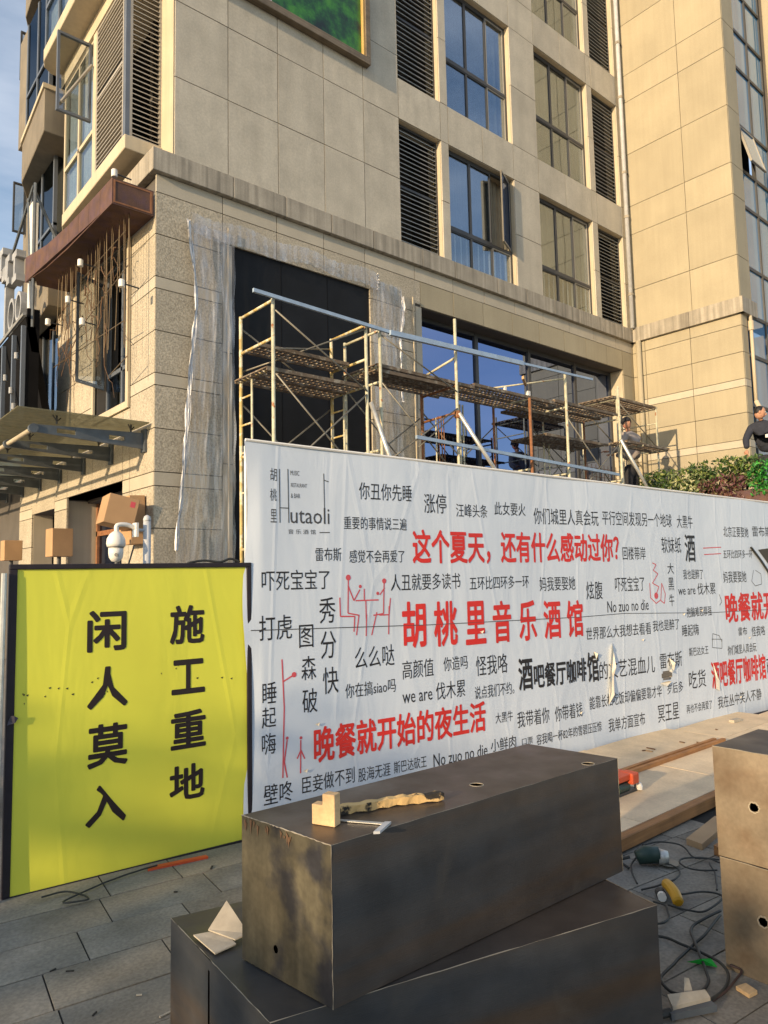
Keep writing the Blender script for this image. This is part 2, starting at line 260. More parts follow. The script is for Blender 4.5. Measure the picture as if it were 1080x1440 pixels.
# ------------------------------------------------------------------ builders
WL = {}                                                        # world location of every parent
def tag(o, label=None, cat=None, group=None, kind=None):
    if label: o['label'] = label
    if cat: o['category'] = cat
    if group: o['group'] = group
    if kind: o['kind'] = kind
    return o
def thing(name, loc, label, cat, group=None):
    o = bpy.data.objects.new(name, None); COL.objects.link(o); o.location = loc; o.empty_display_size = .2
    WL[o.name] = Vector(loc); return tag(o, label, cat, group)
def place(name, mesh, parent=None, loc=(0, 0, 0), rot=None, scale=None):
    """an object of its own for a shared mesh; loc is in world metres"""
    o = bpy.data.objects.new(name, mesh); COL.objects.link(o)
    base = WL[parent.name] if parent else Vector((0, 0, 0))
    o.location = Vector(loc) - base
    if rot: o.rotation_euler = rot
    if scale: o.scale = scale
    if parent: o.parent = parent
    WL[o.name] = Vector(loc)
    return o
class MB:
    def __init__(s, f=None): s.v = []; s.f = []; s.xf = f or (lambda a, b, c: (a, b, c))
    def add(s, vs, fs):
        k = len(s.v); s.v += [tuple(s.xf(*p)) for p in vs]; s.f += [tuple(i+k for i in f) for f in fs]; return s
    def box(s, x0, x1, y0, y1, z0, z1):
        return s.add([(x0, y0, z0), (x1, y0, z0), (x1, y1, z0), (x0, y1, z0), (x0, y0, z1), (x1, y0, z1), (x1, y1, z1), (x0, y1, z1)],
                     [(0, 3, 2, 1), (4, 5, 6, 7), (0, 1, 5, 4), (1, 2, 6, 5), (2, 3, 7, 6), (3, 0, 4, 7)])
    def prism(s, poly, z0, z1):
        n = len(poly)
        return s.add([(x, y, z0) for x, y in poly]+[(x, y, z1) for x, y in poly],
                     [tuple(range(n))[::-1], tuple(range(n, 2*n))]+[(i, (i+1) % n, n+(i+1) % n, n+i) for i in range(n)])
    def extr(s, poly3, d):
        n = len(poly3); d = Vector(d)
        return s.add([tuple(p) for p in poly3]+[tuple(Vector(p)+d) for p in poly3],
                     [tuple(range(n))[::-1], tuple(range(n, 2*n))]+[(i, (i+1) % n, n+(i+1) % n, n+i) for i in range(n)])
    def quad(s, a, b, c, d): return s.add([a, b, c, d], [(0, 1, 2, 3)])
    def tube(s, pts, r, n=8, cap=True):
        P = [Vector(p) for p in pts]; N = len(P); vs = []; fs = []
        rr = r if isinstance(r, (list, tuple)) else [r]*N
        up = None
        for i, p in enumerate(P):
            t = ((P[min(i+1, N-1)]-P[max(i-1, 0)])).normalized()
            if up is None: up = Vector((0, 0, 1)) if abs(t.z) < .9 else Vector((1, 0, 0))
            a = t.cross(up).normalized(); up = a.cross(t).normalized()
            for k in range(n):
                w = 2*math.pi*k/n; vs.append(tuple(p+(a*math.cos(w)+up*math.sin(w))*rr[i]))
        for i in range(N-1):
            for k in range(n): fs.append((i*n+k, i*n+(k+1) % n, (i+1)*n+(k+1) % n, (i+1)*n+k))
        if cap: fs += [tuple(range(n))[::-1], tuple((N-1)*n+k for k in range(n))]
        return s.add(vs, fs)
    def lathe(s, c, prof, n=20):
        vs = []; fs = []; K = len(prof)
        for r, z in prof:
            for k in range(n):
                w = 2*math.pi*k/n; vs.append((c[0]+r*math.cos(w), c[1]+r*math.sin(w), c[2]+z))
        for i in range(K-1):
            for k in range(n): fs.append((i*n+k, i*n+(k+1) % n, (i+1)*n+(k+1) % n, (i+1)*n+k))
        fs += [tuple(range(n))[::-1], tuple((K-1)*n+k for k in range(n))]
        return s.add(vs, fs)
    def mesh(s, name, m, off=Vector((0, 0, 0)), smooth=False):
        me = bpy.data.meshes.new(name); me.from_pydata([tuple(Vector(v)-off) for v in s.v], [], s.f); me.update()
        if m: me.materials.append(m)
        if smooth: me.polygons.foreach_set('use_smooth', [True]*len(me.polygons))
        return me
    def build(s, name, m, parent=None, smooth=False, origin=None):
        """vertices are world metres; the object's own origin goes to `origin` (or its parent's place)"""
        base = WL[parent.name] if parent else Vector((0, 0, 0))
        o0 = Vector(origin) if origin is not None else base
        o = bpy.data.objects.new(name, s.mesh(name, m, o0, smooth)); COL.objects.link(o); o.location = o0-base
        if parent: o.parent = parent
        WL[o.name] = o0
        return o
def bevel(o, w=.004, seg=2):
    md = o.modifiers.new('bevel', 'BEVEL'); md.width = w; md.segments = seg; md.limit_method = 'ANGLE'; return o
def smooth_path(pts, k=6):
    P = [Vector(p) for p in pts]; out = []
    for i in range(len(P)-1):
        a, b, c, d = P[max(i-1, 0)], P[i], P[i+1], P[min(i+2, len(P)-1)]
        for j in range(k):
            t = j/k; out.append(.5*((2*b)+(c-a)*t+(2*a-5*b+4*c-d)*t*t+(-a+3*b-3*c+d)*t**3))
    out.append(P[-1]); return out
GAP = .006
def panels(rects, m, parent, face, th=.03, name='stone_panel', gap=GAP):
    """face(u, w, z) -> world; w = depth behind the face. One object per cladding stone."""
    for u0, u1, z0, z1 in rects:
        jit = random.uniform(-.0015, .0015)
        b = MB(face).box(u0+gap, u1-gap, jit, th, z0+gap, z1-gap)
        c = face((u0+u1)/2, th/2, (z0+z1)/2)
        b.build(name, m, parent, origin=c)
def grid(us, zs): return [(us[i], us[i+1], zs[j], zs[j+1]) for i in range(len(us)-1) for j in range(len(zs)-1)]

# ------------------------------------------------------------------ printing: where each phrase stands on the sheets (metres along, metres up)
TEXTS = [
    ('你丑你先睡', 'k', 0.834, 1.284, 2.072, 2.192),
    ('重要的事情说三遍', 'k', 0.708, 1.234, 1.864, 1.952),
    ('雷布斯', 'k', 0.488, 0.684, 1.649, 1.739),
    ('感觉不会再爱了', 'k', 0.748, 1.209, 1.637, 1.725),
    ('吓死宝宝了', 'k', 0.103, 0.591, 1.467, 1.596),
    ('胡', 'f', 0.167, 0.215, 2.162, 2.245),
    ('桃', 'f', 0.166, 0.213, 2.034, 2.113),
    ('里', 'f', 0.168, 0.212, 1.897, 1.982),
    ('utaoli', 'f', 0.309, 0.598, 1.895, 2.002),
    ('MUSIC', 'f', 0.312, 0.377, 2.207, 2.238),
    ('RESTAURANT', 'f', 0.315, 0.432, 2.13, 2.156),
    ('& BAR', 'f', 0.314, 0.381, 2.059, 2.089),
    ('音 乐 酒 馆', 'f', 0.292, 0.492, 1.826, 1.857),
    ('打虎', 'k', 0.084, 0.308, 1.161, 1.315),
    ('图', 'k', 0.359, 0.462, 1.099, 1.244),
    ('森', 'k', 0.372, 0.478, 0.895, 1.045),
    ('破', 'k', 0.376, 0.484, 0.688, 0.84),
    ('秀', 'k', 0.508, 0.631, 1.244, 1.413),
    ('分', 'k', 0.515, 0.632, 1.016, 1.194),
    ('快', 'k', 0.527, 0.646, 0.79, 0.961),
    ('么么哒', 'k', 0.778, 1.104, 0.928, 1.072),
    ('你在搞siao吗', 'k', 0.698, 1.11, 0.745, 0.839),
    ('睡', 'k', 0.103, 0.197, 0.779, 0.907),
    ('起', 'k', 0.098, 0.192, 0.633, 0.757),
    ('嗨', 'k', 0.097, 0.189, 0.475, 0.602),
    ('晚餐就开始的夜生活', 'R', 0.455, 1.931, 0.367, 0.593),
    ('壁咚', 'k', 0.107, 0.303, 0.173, 0.296),
    ('臣妾做不到', 'k', 0.369, 0.76, 0.196, 0.302),
    ('股海无涯', 'k', 0.789, 1.048, 0.193, 0.281),
    ('斯巴达砍王', 'k', 1.077, 1.359, 0.197, 0.278),
    ('涨停', 'k', 1.395, 1.605, 1.996, 2.141),
    ('汪峰头条', 'k', 1.698, 2.014, 1.976, 2.078),
    ('此女要火', 'k', 2.089, 2.438, 2.003, 2.108),
    ('你们城里人真会玩', 'k', 2.532, 3.335, 1.942, 2.077),
    ('这个夏天，还有什么感动过你？', 'R', 1.281, 3.605, 1.62, 1.876),
    ('人丑就要多读书', 'k', 1.086, 1.716, 1.437, 1.556),
    ('五环比四环多一环', 'k', 1.806, 2.445, 1.423, 1.526),
    ('妈我要娶她', 'k', 2.569, 3.0, 1.392, 1.508),
    ('胡', 'R', 1.177, 1.388, 1.031, 1.36),
    ('桃', 'R', 1.458, 1.677, 1.023, 1.351),
    ('里', 'R', 1.753, 1.96, 1.016, 1.341),
    ('音', 'R', 2.031, 2.231, 1.01, 1.333),
    ('乐', 'R', 2.316, 2.515, 1.005, 1.324),
    ('酒', 'R', 2.598, 2.802, 1.001, 1.315),
    ('馆', 'R', 2.876, 3.08, 0.998, 1.306),
    ('高颜值', 'k', 1.17, 1.444, 0.821, 0.949),
    ('你造吗', 'k', 1.535, 1.765, 0.844, 0.945),
    ('怪我咯', 'k', 1.846, 2.174, 0.778, 0.927),
    ('酒', 'K', 2.287, 2.445, 0.622, 0.874),
    ('吧餐厅咖啡', 'K', 2.455, 3.095, 0.621, 0.818),
    ('馆', 'K', 3.107, 3.259, 0.604, 0.858),
    ('的文艺混血儿', 'k', 3.266, 4.033, 0.607, 0.765),
    ('we are 伐木累', 'k', 1.165, 1.734, 0.646, 0.771),
    ('说点我们不约。', 'k', 1.828, 2.236, 0.609, 0.705),
    ('大黑牛', 'k', 2.03, 2.21, 0.406, 0.486),
    ('我带着你', 'k', 2.256, 2.613, 0.342, 0.466),
    ('你带着钱', 'k', 2.678, 3.021, 0.335, 0.457),
    ('No zuo no die', 'k', 1.421, 1.938, 0.186, 0.274),
    ('小鲜肉', 'k', 1.974, 2.234, 0.202, 0.297),
    ('口票', 'k', 2.297, 2.414, 0.206, 0.259),
    ('容我喝一杯82年的雪碧压压惊', 'k', 2.456, 3.259, 0.184, 0.268),
    ('平行空间发现另一个地球', 'k', 3.387, 4.429, 1.954, 2.083),
    ('大黑牛', 'k', 4.515, 4.786, 1.948, 2.077),
    ('回楼蒂岸', 'k', 3.652, 3.987, 1.642, 1.761),
    ('软妹纸', 'k', 4.239, 4.561, 1.703, 1.859),
    ('酒', 'm', 4.626, 4.806, 1.617, 1.89),
    ('吓死宝宝了', 'k', 3.527, 3.944, 1.357, 1.49),
    ('炫腹', 'k', 3.137, 3.352, 1.301, 1.459),
    ('No zuo no die', 'k', 3.409, 3.988, 1.179, 1.279),
    ('大', 'k', 4.312, 4.416, 1.505, 1.61),
    ('黑', 'k', 4.314, 4.405, 1.347, 1.469),
    ('牛', 'k', 4.314, 4.396, 1.198, 1.311),
    ('我也是醉了', 'k', 4.571, 4.917, 1.446, 1.544),
    ('we are 伐木累', 'k', 4.471, 5.117, 1.288, 1.406),
    ('抱脑难思厚强', 'k', 4.595, 5.025, 1.077, 1.174),
    ('北京正要娶她', 'k', 5.324, 5.802, 1.872, 1.984),
    ('雷布斯', 'k', 5.886, 6.293, 1.883, 1.998),
    ('五环比四环多一环', 'k', 5.296, 5.854, 1.647, 1.739),
    ('妈我要娶她', 'k', 5.272, 5.707, 1.395, 1.515),
    ('晚餐就开始的夜生活', 'R', 5.272, 7.513, 0.983, 1.29),
    ('世界那么大我想去看看', 'k', 3.11, 4.005, 0.957, 1.066),
    ('我也是醉了', 'k', 4.035, 4.454, 0.975, 1.078),
    ('睡起嗨', 'k', 4.5, 4.781, 0.897, 1.011),
    ('斯巴达女王', 'k', 4.593, 4.924, 0.703, 0.787),
    ('雷布斯', 'k', 4.114, 4.469, 0.625, 0.77),
    ('吃货', 'k', 4.564, 4.846, 0.393, 0.565),
    ('能靠长相吃饭却偏偏要靠才华', 'k', 3.118, 4.12, 0.377, 0.484),
    ('岁后多', 'k', 4.207, 4.463, 0.385, 0.487),
    ('冥王星', 'k', 4.049, 4.373, 0.145, 0.301),
    ('再也不会再爱了', 'k', 4.495, 4.924, 0.174, 0.256),
    ('我单方面宣布', 'k', 3.351, 3.853, 0.158, 0.273),
    ('酒吧餐厅咖啡馆', 'R', 4.947, 5.982, 0.355, 0.626),
    ('已经', 'k', 6.0, 6.279, 0.401, 0.574),
    ('我在丛中笑人不静', 'k', 5.032, 5.861, 0.154, 0.273),
    ('雷布', 'k', 5.493, 5.661, 0.844, 0.93),
    ('怪我咯', 'k', 5.752, 6.014, 0.818, 0.923),
    ('你们城里人真会玩', 'k', 5.27, 5.823, 0.659, 0.755),
]
STROKES_RED = [
#  tall
    [(0.237, 1.039), (0.249, 0.744), (0.235, 0.319)] ,
#  arm
    [(0.244, 0.902), (0.316, 0.935)] ,
#  fig1
    [(0.736, 1.522), (0.729, 1.302), (0.817, 1.284)] ,
#  
    [(0.817, 1.288), (0.794, 1.152)] ,
#  
    [(0.667, 1.408), (0.669, 1.284), (0.783, 1.278), (0.774, 1.176)] ,
#  arms
    [(0.735, 1.482), (0.778, 1.383), (0.827, 1.456)] ,
#  table
    [(0.792, 1.383), (0.98, 1.381)] ,
#  tl
    [(0.874, 1.38), (0.876, 1.258)] ,
#  
    [(0.879, 1.285), (0.872, 1.141)] ,
#  bottle
    [(0.862, 1.386), (0.863, 1.461)] ,
#  f2
    [(1.029, 1.498), (1.02, 1.286), (0.935, 1.278)] ,
#  
    [(0.964, 1.298), (0.918, 1.144)] ,
#  
    [(1.081, 1.39), (1.066, 1.272)] ,
#  
    [(1.068, 1.335), (1.06, 1.141)] ,
#  
    [(0.984, 1.277), (1.066, 1.276)] ,
#  
    [(1.032, 1.462), (0.992, 1.416)] ,
#  s1
    [(0.267, 0.543), (0.246, 0.412), (0.265, 0.316)] ,
#  s2
    [(0.362, 0.529), (0.358, 0.326)] ,
#  s2b
    [(0.335, 0.418), (0.362, 0.467), (0.389, 0.41)] ,
#  head
    [(4.081, 1.612), (4.137, 1.595), (4.089, 1.543), (4.157, 1.508), (4.065, 1.423), (4.161, 1.387), (4.112, 1.319)] ,
#  
    [(4.023, 1.424), (4.025, 1.288), (4.104, 1.234), (4.179, 1.265), (4.207, 1.42)] ,
#  
    [(4.207, 1.42), (4.255, 1.315), (4.233, 1.229), (4.178, 1.257)] ,
#  l
    [(4.946, 1.754), (5.265, 1.765)] ,
#  l
    [(4.956, 1.689), (5.258, 1.699)] ,
]
STROKES_BLACK = [
#  H
    [(0.233, 2.242), (0.234, 1.896)] ,
#  H
    [(0.294, 2.246), (0.297, 1.897)] ,
#  H
    [(0.233, 1.992), (0.297, 1.992)] ,
#  l
    [(0.56, 2.233), (0.562, 1.904)] ,
#  c
    [(0.559, 2.189), (0.596, 2.18)] ,
#  li
    [(0.521, 1.838), (0.599, 1.84)] ,
#  fr
    [(4.995, 0.843), (5.177, 0.83), (5.166, 0.739), (4.996, 0.76), (5.018, 0.896), (5.131, 0.87), (5.174, 0.803)] ,
#  f
    [(5.863, 1.52), (5.811, 1.402), (5.88, 1.351), (6.015, 1.368), (6.01, 1.478), (5.901, 1.519)] ,
#  b
    [(5.177, 1.285), (5.219, 1.208), (5.175, 1.173)] ,
]
DOTS = [
   (0.736,1.539,0.020),
   (0.831,1.477,0.012),
   (1.030,1.510,0.018),
   (0.974,1.426,0.012),
   (0.320,0.937,0.017),
   (0.267,0.554,0.010),
   (0.363,0.542,0.010),
   (4.111,1.305,0.030),
]
SIGN_CHARS = [
    ('施',0.811,1.019,1.177,1.400),
    ('工',0.822,1.022,0.891,1.088),
    ('重',0.819,1.028,0.583,0.798),
    ('地',0.813,1.020,0.299,0.495),
    ('闲',0.361,0.568,1.168,1.391),
    ('人',0.365,0.578,0.866,1.088),
    ('莫',0.370,0.581,0.556,0.784),
    ('入',0.365,0.575,0.257,0.465),
]

# ------------------------------------------------------------------ ground
F = 8.68                      # main facade plane (metres in front of the camera)
XL = 3.59                     # left facade plane
XT = 15.21                    # tower side wall
YT = 6.17                     # tower front
b = MB().quad((-400, -400, -.012), (400, -400, -.012), (400, 400, -.012), (-400, 400, -.012))
ground = tag(b.build('ground', M['asphalt']), 'grey paved ground reaching to the far buildings', kind='structure')
pav = MB().quad((-.6, -.6, -.006), (9.5, -.6, -.006), (9.5, 3.95, -.006), (-.6, 3.95, -.006)).build('pavement', M['mortar'])
tag(pav, 'grey stone slab pavement in front of the hoarding', kind='structure')
ang = math.radians(-7); ca, sa = math.cos(ang), math.sin(ang)
cnt = 0
for r in range(-2, 17):
    y = -.35+r*.29; off = (r % 2)*.24+random.uniform(-.05, .05); x = -1.2+off
    while x < 5.2:
        w = random.choice((.47, .47, .52, .36)); x0, x1 = x, x+w; x = x1
        cx, cy = (x0+x1)/2, y+.145
        wx, wy = 1.2+ca*(cx-1.2)-sa*(cy-2.5), 2.5+sa*(cx-1.2)+ca*(cy-2.5)
        if not (.0 < wx < 4.3 and .1 < wy < 3.9) or math.hypot(wx, wy) < 1.2 or wy > 8*wx+.3: continue
        h = random.uniform(-.0015, .0015); g = .0035
        pb = MB(lambda u, v, z: (wx+ca*u-sa*v, wy+sa*u+ca*v, z)).box(-w/2+g, w/2-g, -.145+g, .145-g, -.03, h)
        pb.build('paving_stone', M['paving'], pav, origin=(wx, wy, 0)); cnt += 1
pb = MB()                                                     # the same slabs farther off, too many to pick apart
for r in range(0, 60):
    for c in range(0, 30):
        x0, y0 = 4.3+c*.6+(r % 2)*.3, -3+r*.3
        if y0 > 2.0 and x0 < 9.5: continue
        pb.box(x0+.004, x0+.596, y0+.004, y0+.296, -.03, random.uniform(-.002, .001))
tag(pb.build('far_paving_stones', M['paving'], pav), kind='stuff')

# ------------------------------------------------------------------ the apartment building
bld = thing('apartment_building', (XL, F, 0), 'tall stone clad apartment building with louvred bays, blue glass and a projecting cream tower', 'building')
fm = lambda u, w, z: (u, F+w, z)                              # main front: u along X, w inwards
fl = lambda u, w, z: (XL+w, u, z)                             # left side: u along Y
ft = lambda u, w, z: (XT+w, u, z)                             # tower side wall
fq = lambda u, w, z: (u, YT+w, z)                             # tower front
TOP = 20.1
ROWS = [0, .35, .9, 1.48, 1.65, 2.2, 2.74, 2.92, 3.48, 4.04, 4.2, 4.76, 5.32, 5.48, 6.05, 6.62]
def lower(us, face, z0=0, z1=6.62, m=None):
    for j in range(len(ROWS)-1):
        a, c = ROWS[j], ROWS[j+1]
        if c <= z0 or a >= z1: continue
        a2, c2 = max(a, z0), min(c, z1)
        if c2-a2 < .05: continue
        isb = (c-a) < .2
        panels(grid(us, [a2, c2]), M['band'] if isb else (m or M['granite']), bld, face, name='band_stone' if isb else 'stone_panel')
wall = MB()                                                    # the backing wall, openings left free
def bw(face, u0, u1, z0, z1, w0=.028, w1=.34): MB.box(type('q', (), {'add': lambda s, v, f: wall.add([face(*p) for p in v], f)})(), u0, u1, w0, w1, z0, z1)
# main front, ground storeys
lower([3.59, 4.55], fm)
panels([(4.55, 4.70, z, z+1.55) for z in (0, 1.55, 3.1, 4.65)], M['band'], bld, fm, name='trim_stone')
lower([7.19, 8.20], fm); panels([(8.20, 8.35, z, z+1.54) for z in (0, 1.54, 3.08, 4.62)], M['band'], bld, fm, name='trim_stone')
lower([14.75, XT], fm, m=M['tower'])
panels([(a, b_, 6.2, 6.62) for a, b_ in ((4.55, 5.43), (5.43, 6.28), (6.28, 7.1), (7.1, 8.33))], M['granite'], bld, fm)
panels([(a, b_, 6.17, 6.62) for a, b_ in zip([8.33, 9.15, 9.95, 10.8, 11.65, 12.5, 13.3, 14.1, 14.75], [9.15, 9.95, 10.8, 11.65, 12.5, 13.3, 14.1, 14.75, XT])], M['tower'], bld, fm)
panels(grid([3.59, 4.55, 5.43, 6.28, 7.1, 8.2, 9.15, 10, 10.9, 11.8, 12.7, 13.6, 14.5, XT], [6.62, 6.87]), M['band'], bld, fm)
for u0, u1, z0, z1 in ((3.62, 4.7, 0, 6.87), (4.7, 7.19, 6.22, 6.87), (7.19, 8.35, 0, 6.87), (8.35, 14.75, 6.17, 6.87), (14.75, XT, 0, 6.87)): bw(fm, u0, u1, z0, z1)
bw(fm, 4.7, 7.19, 0, 6.22, .10, .34)
# main front, upper storeys
UX = [3.84, 4.64, 5.47, 6.32, 7.13, 7.92]
panels(grid(UX, [7.18, 8.34, 9.45, 10.6, 11.75, 12.9, 14.05, 15.2, 16.35, 17.5, 18.65, TOP]), M['render'], bld, fm)
bw(fm, 3.84, 7.92, 6.87, TOP)
OPEN = [(7.92, 8.95, 'L'), (9.15, 11.03, 'A'), (11.85, 13.79, 'B'), (14.0, 15.04, 'L')]
PIER = [(8.95, 9.15), (11.03, 11.85), (13.79, 14.0), (15.04, XT)]
SX = [7.92, 8.95, 9.15, 10.1, 11.03, 11.85, 12.8, 13.79, 14.0, 15.04, XT]
STOREYS = [(7.16, 9.45)]+[(10.2+3.3*k, 12.75+3.3*k) for k in range(3)]
for k, (z0, z1) in enumerate(STOREYS):
    for a, c in PIER:
        zs = [z0, z0+(z1-z0)*.5, z1]
        panels(grid([a, c] if c-a < .5 else [a, c], zs), M['render'], bld, fm); bw(fm, a, c, z0, z1)
    znext = STOREYS[k+1][0] if k < 3 else TOP
    panels(grid(SX, [z1, znext]), M['render'], bld, fm); bw(fm, 7.92, XT, z1, znext)
bw(fm, 7.92, XT, 6.87, 7.16)
# tower side wall
TY = [YT, 7.2, F]
panels(grid(TY, [7.2, 8.15, 9.5, 10.2, 11.5, 12.82, 13.5, 14.8, 16.1, 16.8, 18.1, 19.4, TOP]), M['tower'], bld, ft)
for y0, y1 in ((YT, 7.28), (7.28, 8.36), (8.36, F)):
    lower([y0, y1], ft, m=M['tower']); panels([(y0, y1, 6.62, 6.87)], M['tower'], bld, ft)
bw(ft, YT+.03, F+.3, 0, TOP)
# tower front: pier, deep glazed bay, next pier
for a, c, z0, z1 in ((XT+.03, 15.80, 7.2, TOP), (17.6, 18.8, 7.2, TOP), (18.8, 22, 7.2, TOP)):
    panels(grid([a, c], [7.2, 8.15, 9.5, 10.2, 11.5, 12.82, 13.5, 14.8, 16.1, 16.8, 18.1, TOP]), M['tower'], bld, fq); bw(fq, a, c, z0, z1)
lower([XT+.03, 15.50], fq, m=M['tower']); panels([(XT+.03, 15.50, 6.62, 6.87)], M['tower'], bld, fq); bw(fq, XT+.03, 15.5, 0, 7.2)
lower([17.6, 18.8], fq, m=M['tower']); bw(fq, 17.6, 22, 0, 7.2)
# left side, ground storeys (u = Y). Openings: window, two doorways
LY = [F+.0, 9.5]
lower([F+.003, 9.5], fl)
panels([(9.5, 9.6, 3.9, 6.35), (10.92, 11.0, 3.9, 6.35), (9.6, 10.92, 3.9, 4.0)], M['cream'], bld, lambda u, w, z: fl(u, w-.035, z), name='window_surround', gap=0.001)
lower([9.5, 9.76], fl, 0, 3.9); lower([9.76, 11.0], fl, 2.9, 3.9)
lower([11.0, 12.22], fl, 2.9, 6.35); lower([12.22, 12.9], fl, 0, 6.35)
panels([(9.5, 12.9, 6.35, 6.87)], M['band'], bld, fl); lower([14.3, 15.2], fl)
panels([(12.9, 14.3, 2.8, 4.1), (12.9, 14.3, 6.2, 6.87)], M['granite'], bld, fl)
for u0, u1, z0, z1 in ((F+.34, 9.6, 0, 6.87), (9.6, 10.92, 2.9, 4.0), (9.76, 12.3, 2.9, 3.9), (10.92, 12.9, 2.9, 6.87), (9.6, 10.92, 6.3, 6.87), (12.3, 12.9, 0, 2.9), (12.9, 14.3, 2.8, 4.1), (12.9, 14.3, 6.2, 6.87), (14.3, 15.2, 0, 6.87), (9.6, 9.76, 0, 2.9)):
    bw(fl, u0, u1, z0, z1)
# rooms behind the openings, floors, roof and back
wall.box(4.35, 4.4, 9.05, 15.2, 0, 6.8)
wall.box(XL+.35, 4.35, 12.3, 12.6, 0, 2.9)
for zz in (2.95, 6.87, 10.0, 13.3, 16.6, TOP-.1): wall.box(3.95, 22, F+.9, 16, zz-.1, zz)
wall.box(3.9, 22, F+.9, F+1.0, 0, TOP); wall.box(3.84, 22, 15.2, 16, 0, TOP)
wall.box(3.84, 3.95, F+.02, 9.1, 7.0, TOP)
for x in (7.9, 9.05, 11.4, 13.9, 15.1): wall.box(x-.04, x+.04, F+.34, F+.9, 6.9, TOP)
wall.box(3.66, 4.2, 15.2, 24, 0, 3.6)
wall.build('wall', M['room'], bld)
def rv_(*a): MB().box(*a).build('reveal', M['cream'], bld)
for z0, z1 in STOREYS:
    for a, c, _ in OPEN:
        rv_(c-.004, c+.008, F+.026, F+.345, z0, z1); rv_(a-.008, a+.004, F+.026, F+.345, z0, z1); rv_(a, c, F+.026, F+.345, z1-.004, z1+.006)
rv_(14.742, 14.752, F+.026, F+.42, 0, 6.17)
rv_(3.832, 3.842, F+.03, 9.12, 7.18, TOP)
rv_(XL+.028, XL+.36, 14.292, 14.302, 0, 2.8); rv_(XL+.028, XL+.7, 12.296, 12.31, 0, 2.88)
# cornice: one object per stone, with the lip under it
def cornice(us, face, z0=6.87, z1=7.18):
    for a, c in zip(us[:-1], us[1:]):
        o = MB(face).box(a+.004, c-.004, -.08, .06, z0, z1).build('cornice_stone', M['cornice'], bld, origin=face((a+c)/2, 0, z0)); bevel(o, .006, 1)
cornice([3.51, 4.68, 5.55, 6.38, 7.23, 8.33, 9.15, 10.31, 11.2, 12.1, 13.0, 13.9, 14.7, 15.13], fm)
cornice([6.09, 7.25, 8.61], ft, 6.87, 7.21); cornice([15.13, 15.86], fq, 6.87, 7.21)
cornice([F+.06, 9.6, 10.6, 11.6, 12.6], fl)
# main front windows
def louvre(u0, u1, z0, z1, face, w, m_slat, m_frame, n, tilt=35, mid=True):
    L = MB(face).box(u0, u0+.035, w, w+.05, z0, z1).box(u1-.035, u1, w, w+.05, z0, z1).box(u0+.035, u1-.035, w, w+.05, z0, z0+.035).box(u0+.035, u1-.035, w, w+.05, z1-.035, z1)
    if mid: L.box(u0+.035, u1-.035, w-.004, w+.05, (z0+z1)/2-.02, (z0+z1)/2+.02)
    lv = L.build('louvre', m_frame, bld, origin=face((u0+u1)/2, w, z0))
    c = math.cos(math.radians(tilt)); s = math.sin(math.radians(tilt)); d = .075
    sb = MB(face); a, e = u0+.037, u1-.037; t = .014
    zc = z0+.06
    cc = face((u0+u1)/2, w+.01, 0)
    me = None
    step = (z1-z0-.1)/n
    for i in range(n):
        z = z0+.06+i*step
        if mid and abs(z+.02-(z0+z1)/2) < .035: continue
        if me is None:
            q = MB(lambda u, w_, z_: tuple(Vector(face(u, w_, z_))-Vector(cc)))
            q.add([(a, w-.005, 0), (e, w-.005, 0), (e, w+d*c, d*s), (a, w+d*c, d*s), (a, w-.005, t), (e, w-.005, t), (e, w+d*c, d*s+t), (a, w+d*c, d*s+t)],
                  [(0, 3, 2, 1), (4, 5, 6, 7), (0, 1, 5, 4), (1, 2, 6, 5), (2, 3, 7, 6), (3, 0, 4, 7)])
            me = q.mesh('slat', m_slat)
        place('slat', me, lv, (cc[0], cc[1], z), rot=(random.uniform(-.004, .004), random.uniform(-.004, .004), 0))
    return lv
def sash(u0, u1, z0, z1, face, w, parent, mf, mg, fr=.04, name='window_sash', hinge=None, deg=0):
    """a framed pane; hinge 'right'/'left'/'top' swings it outwards by deg"""
    f = face
    if hinge:
        a = math.radians(deg)
        if hinge == 'right': f = lambda u, w_, z: face(u1-(u1-u)*math.cos(a)+(w_-w)*math.sin(a), w+(w_-w)*math.cos(a)-(u1-u)*math.sin(a), z)
        elif hinge == 'left': f = lambda u, w_, z: face(u0+(u-u0)*math.cos(a), w+(w_-w)-(u-u0)*math.sin(a), z)
        else: f = lambda u, w_, z: face(u, w+(w_-w)-(z1-z)*math.sin(a), z1-(z1-z)*math.cos(a))
    q = MB(f).box(u0, u0+fr, w, w+.05, z0, z1).box(u1-fr, u1, w, w+.05, z0, z1).box(u0+fr, u1-fr, w, w+.05, z0, z0+fr).box(u0+fr, u1-fr, w, w+.05, z1-fr, z1)
    o = q.build(name, mf, parent, origin=f((u0+u1)/2, w, z0))
    MB(f).box(u0+fr-.004, u1-fr+.004, w+.02, w+.028, z0+fr-.004, z1-fr+.004).build('pane', mg, parent)
    return o
def curtain_mesh(u0, u1, z0, z1, w, face, m, parent, amp=.025):
    n = max(12, int((u1-u0)*34)); q = MB(face); vs = []; fs = []; ph = random.random()*6
    for i in range(n+1):
        u = u0+(u1-u0)*i/n; d = w+amp*math.sin(ph+u*42)+amp*.5*math.sin(u*17+ph*2)
        vs += [(u, d, z0), (u, d, z1)]
    for i in range(n): fs.append((2*i, 2*i+2, 2*i+3, 2*i+1))
    q.add(vs, fs); q.build('curtain', m, parent)
wk = 0
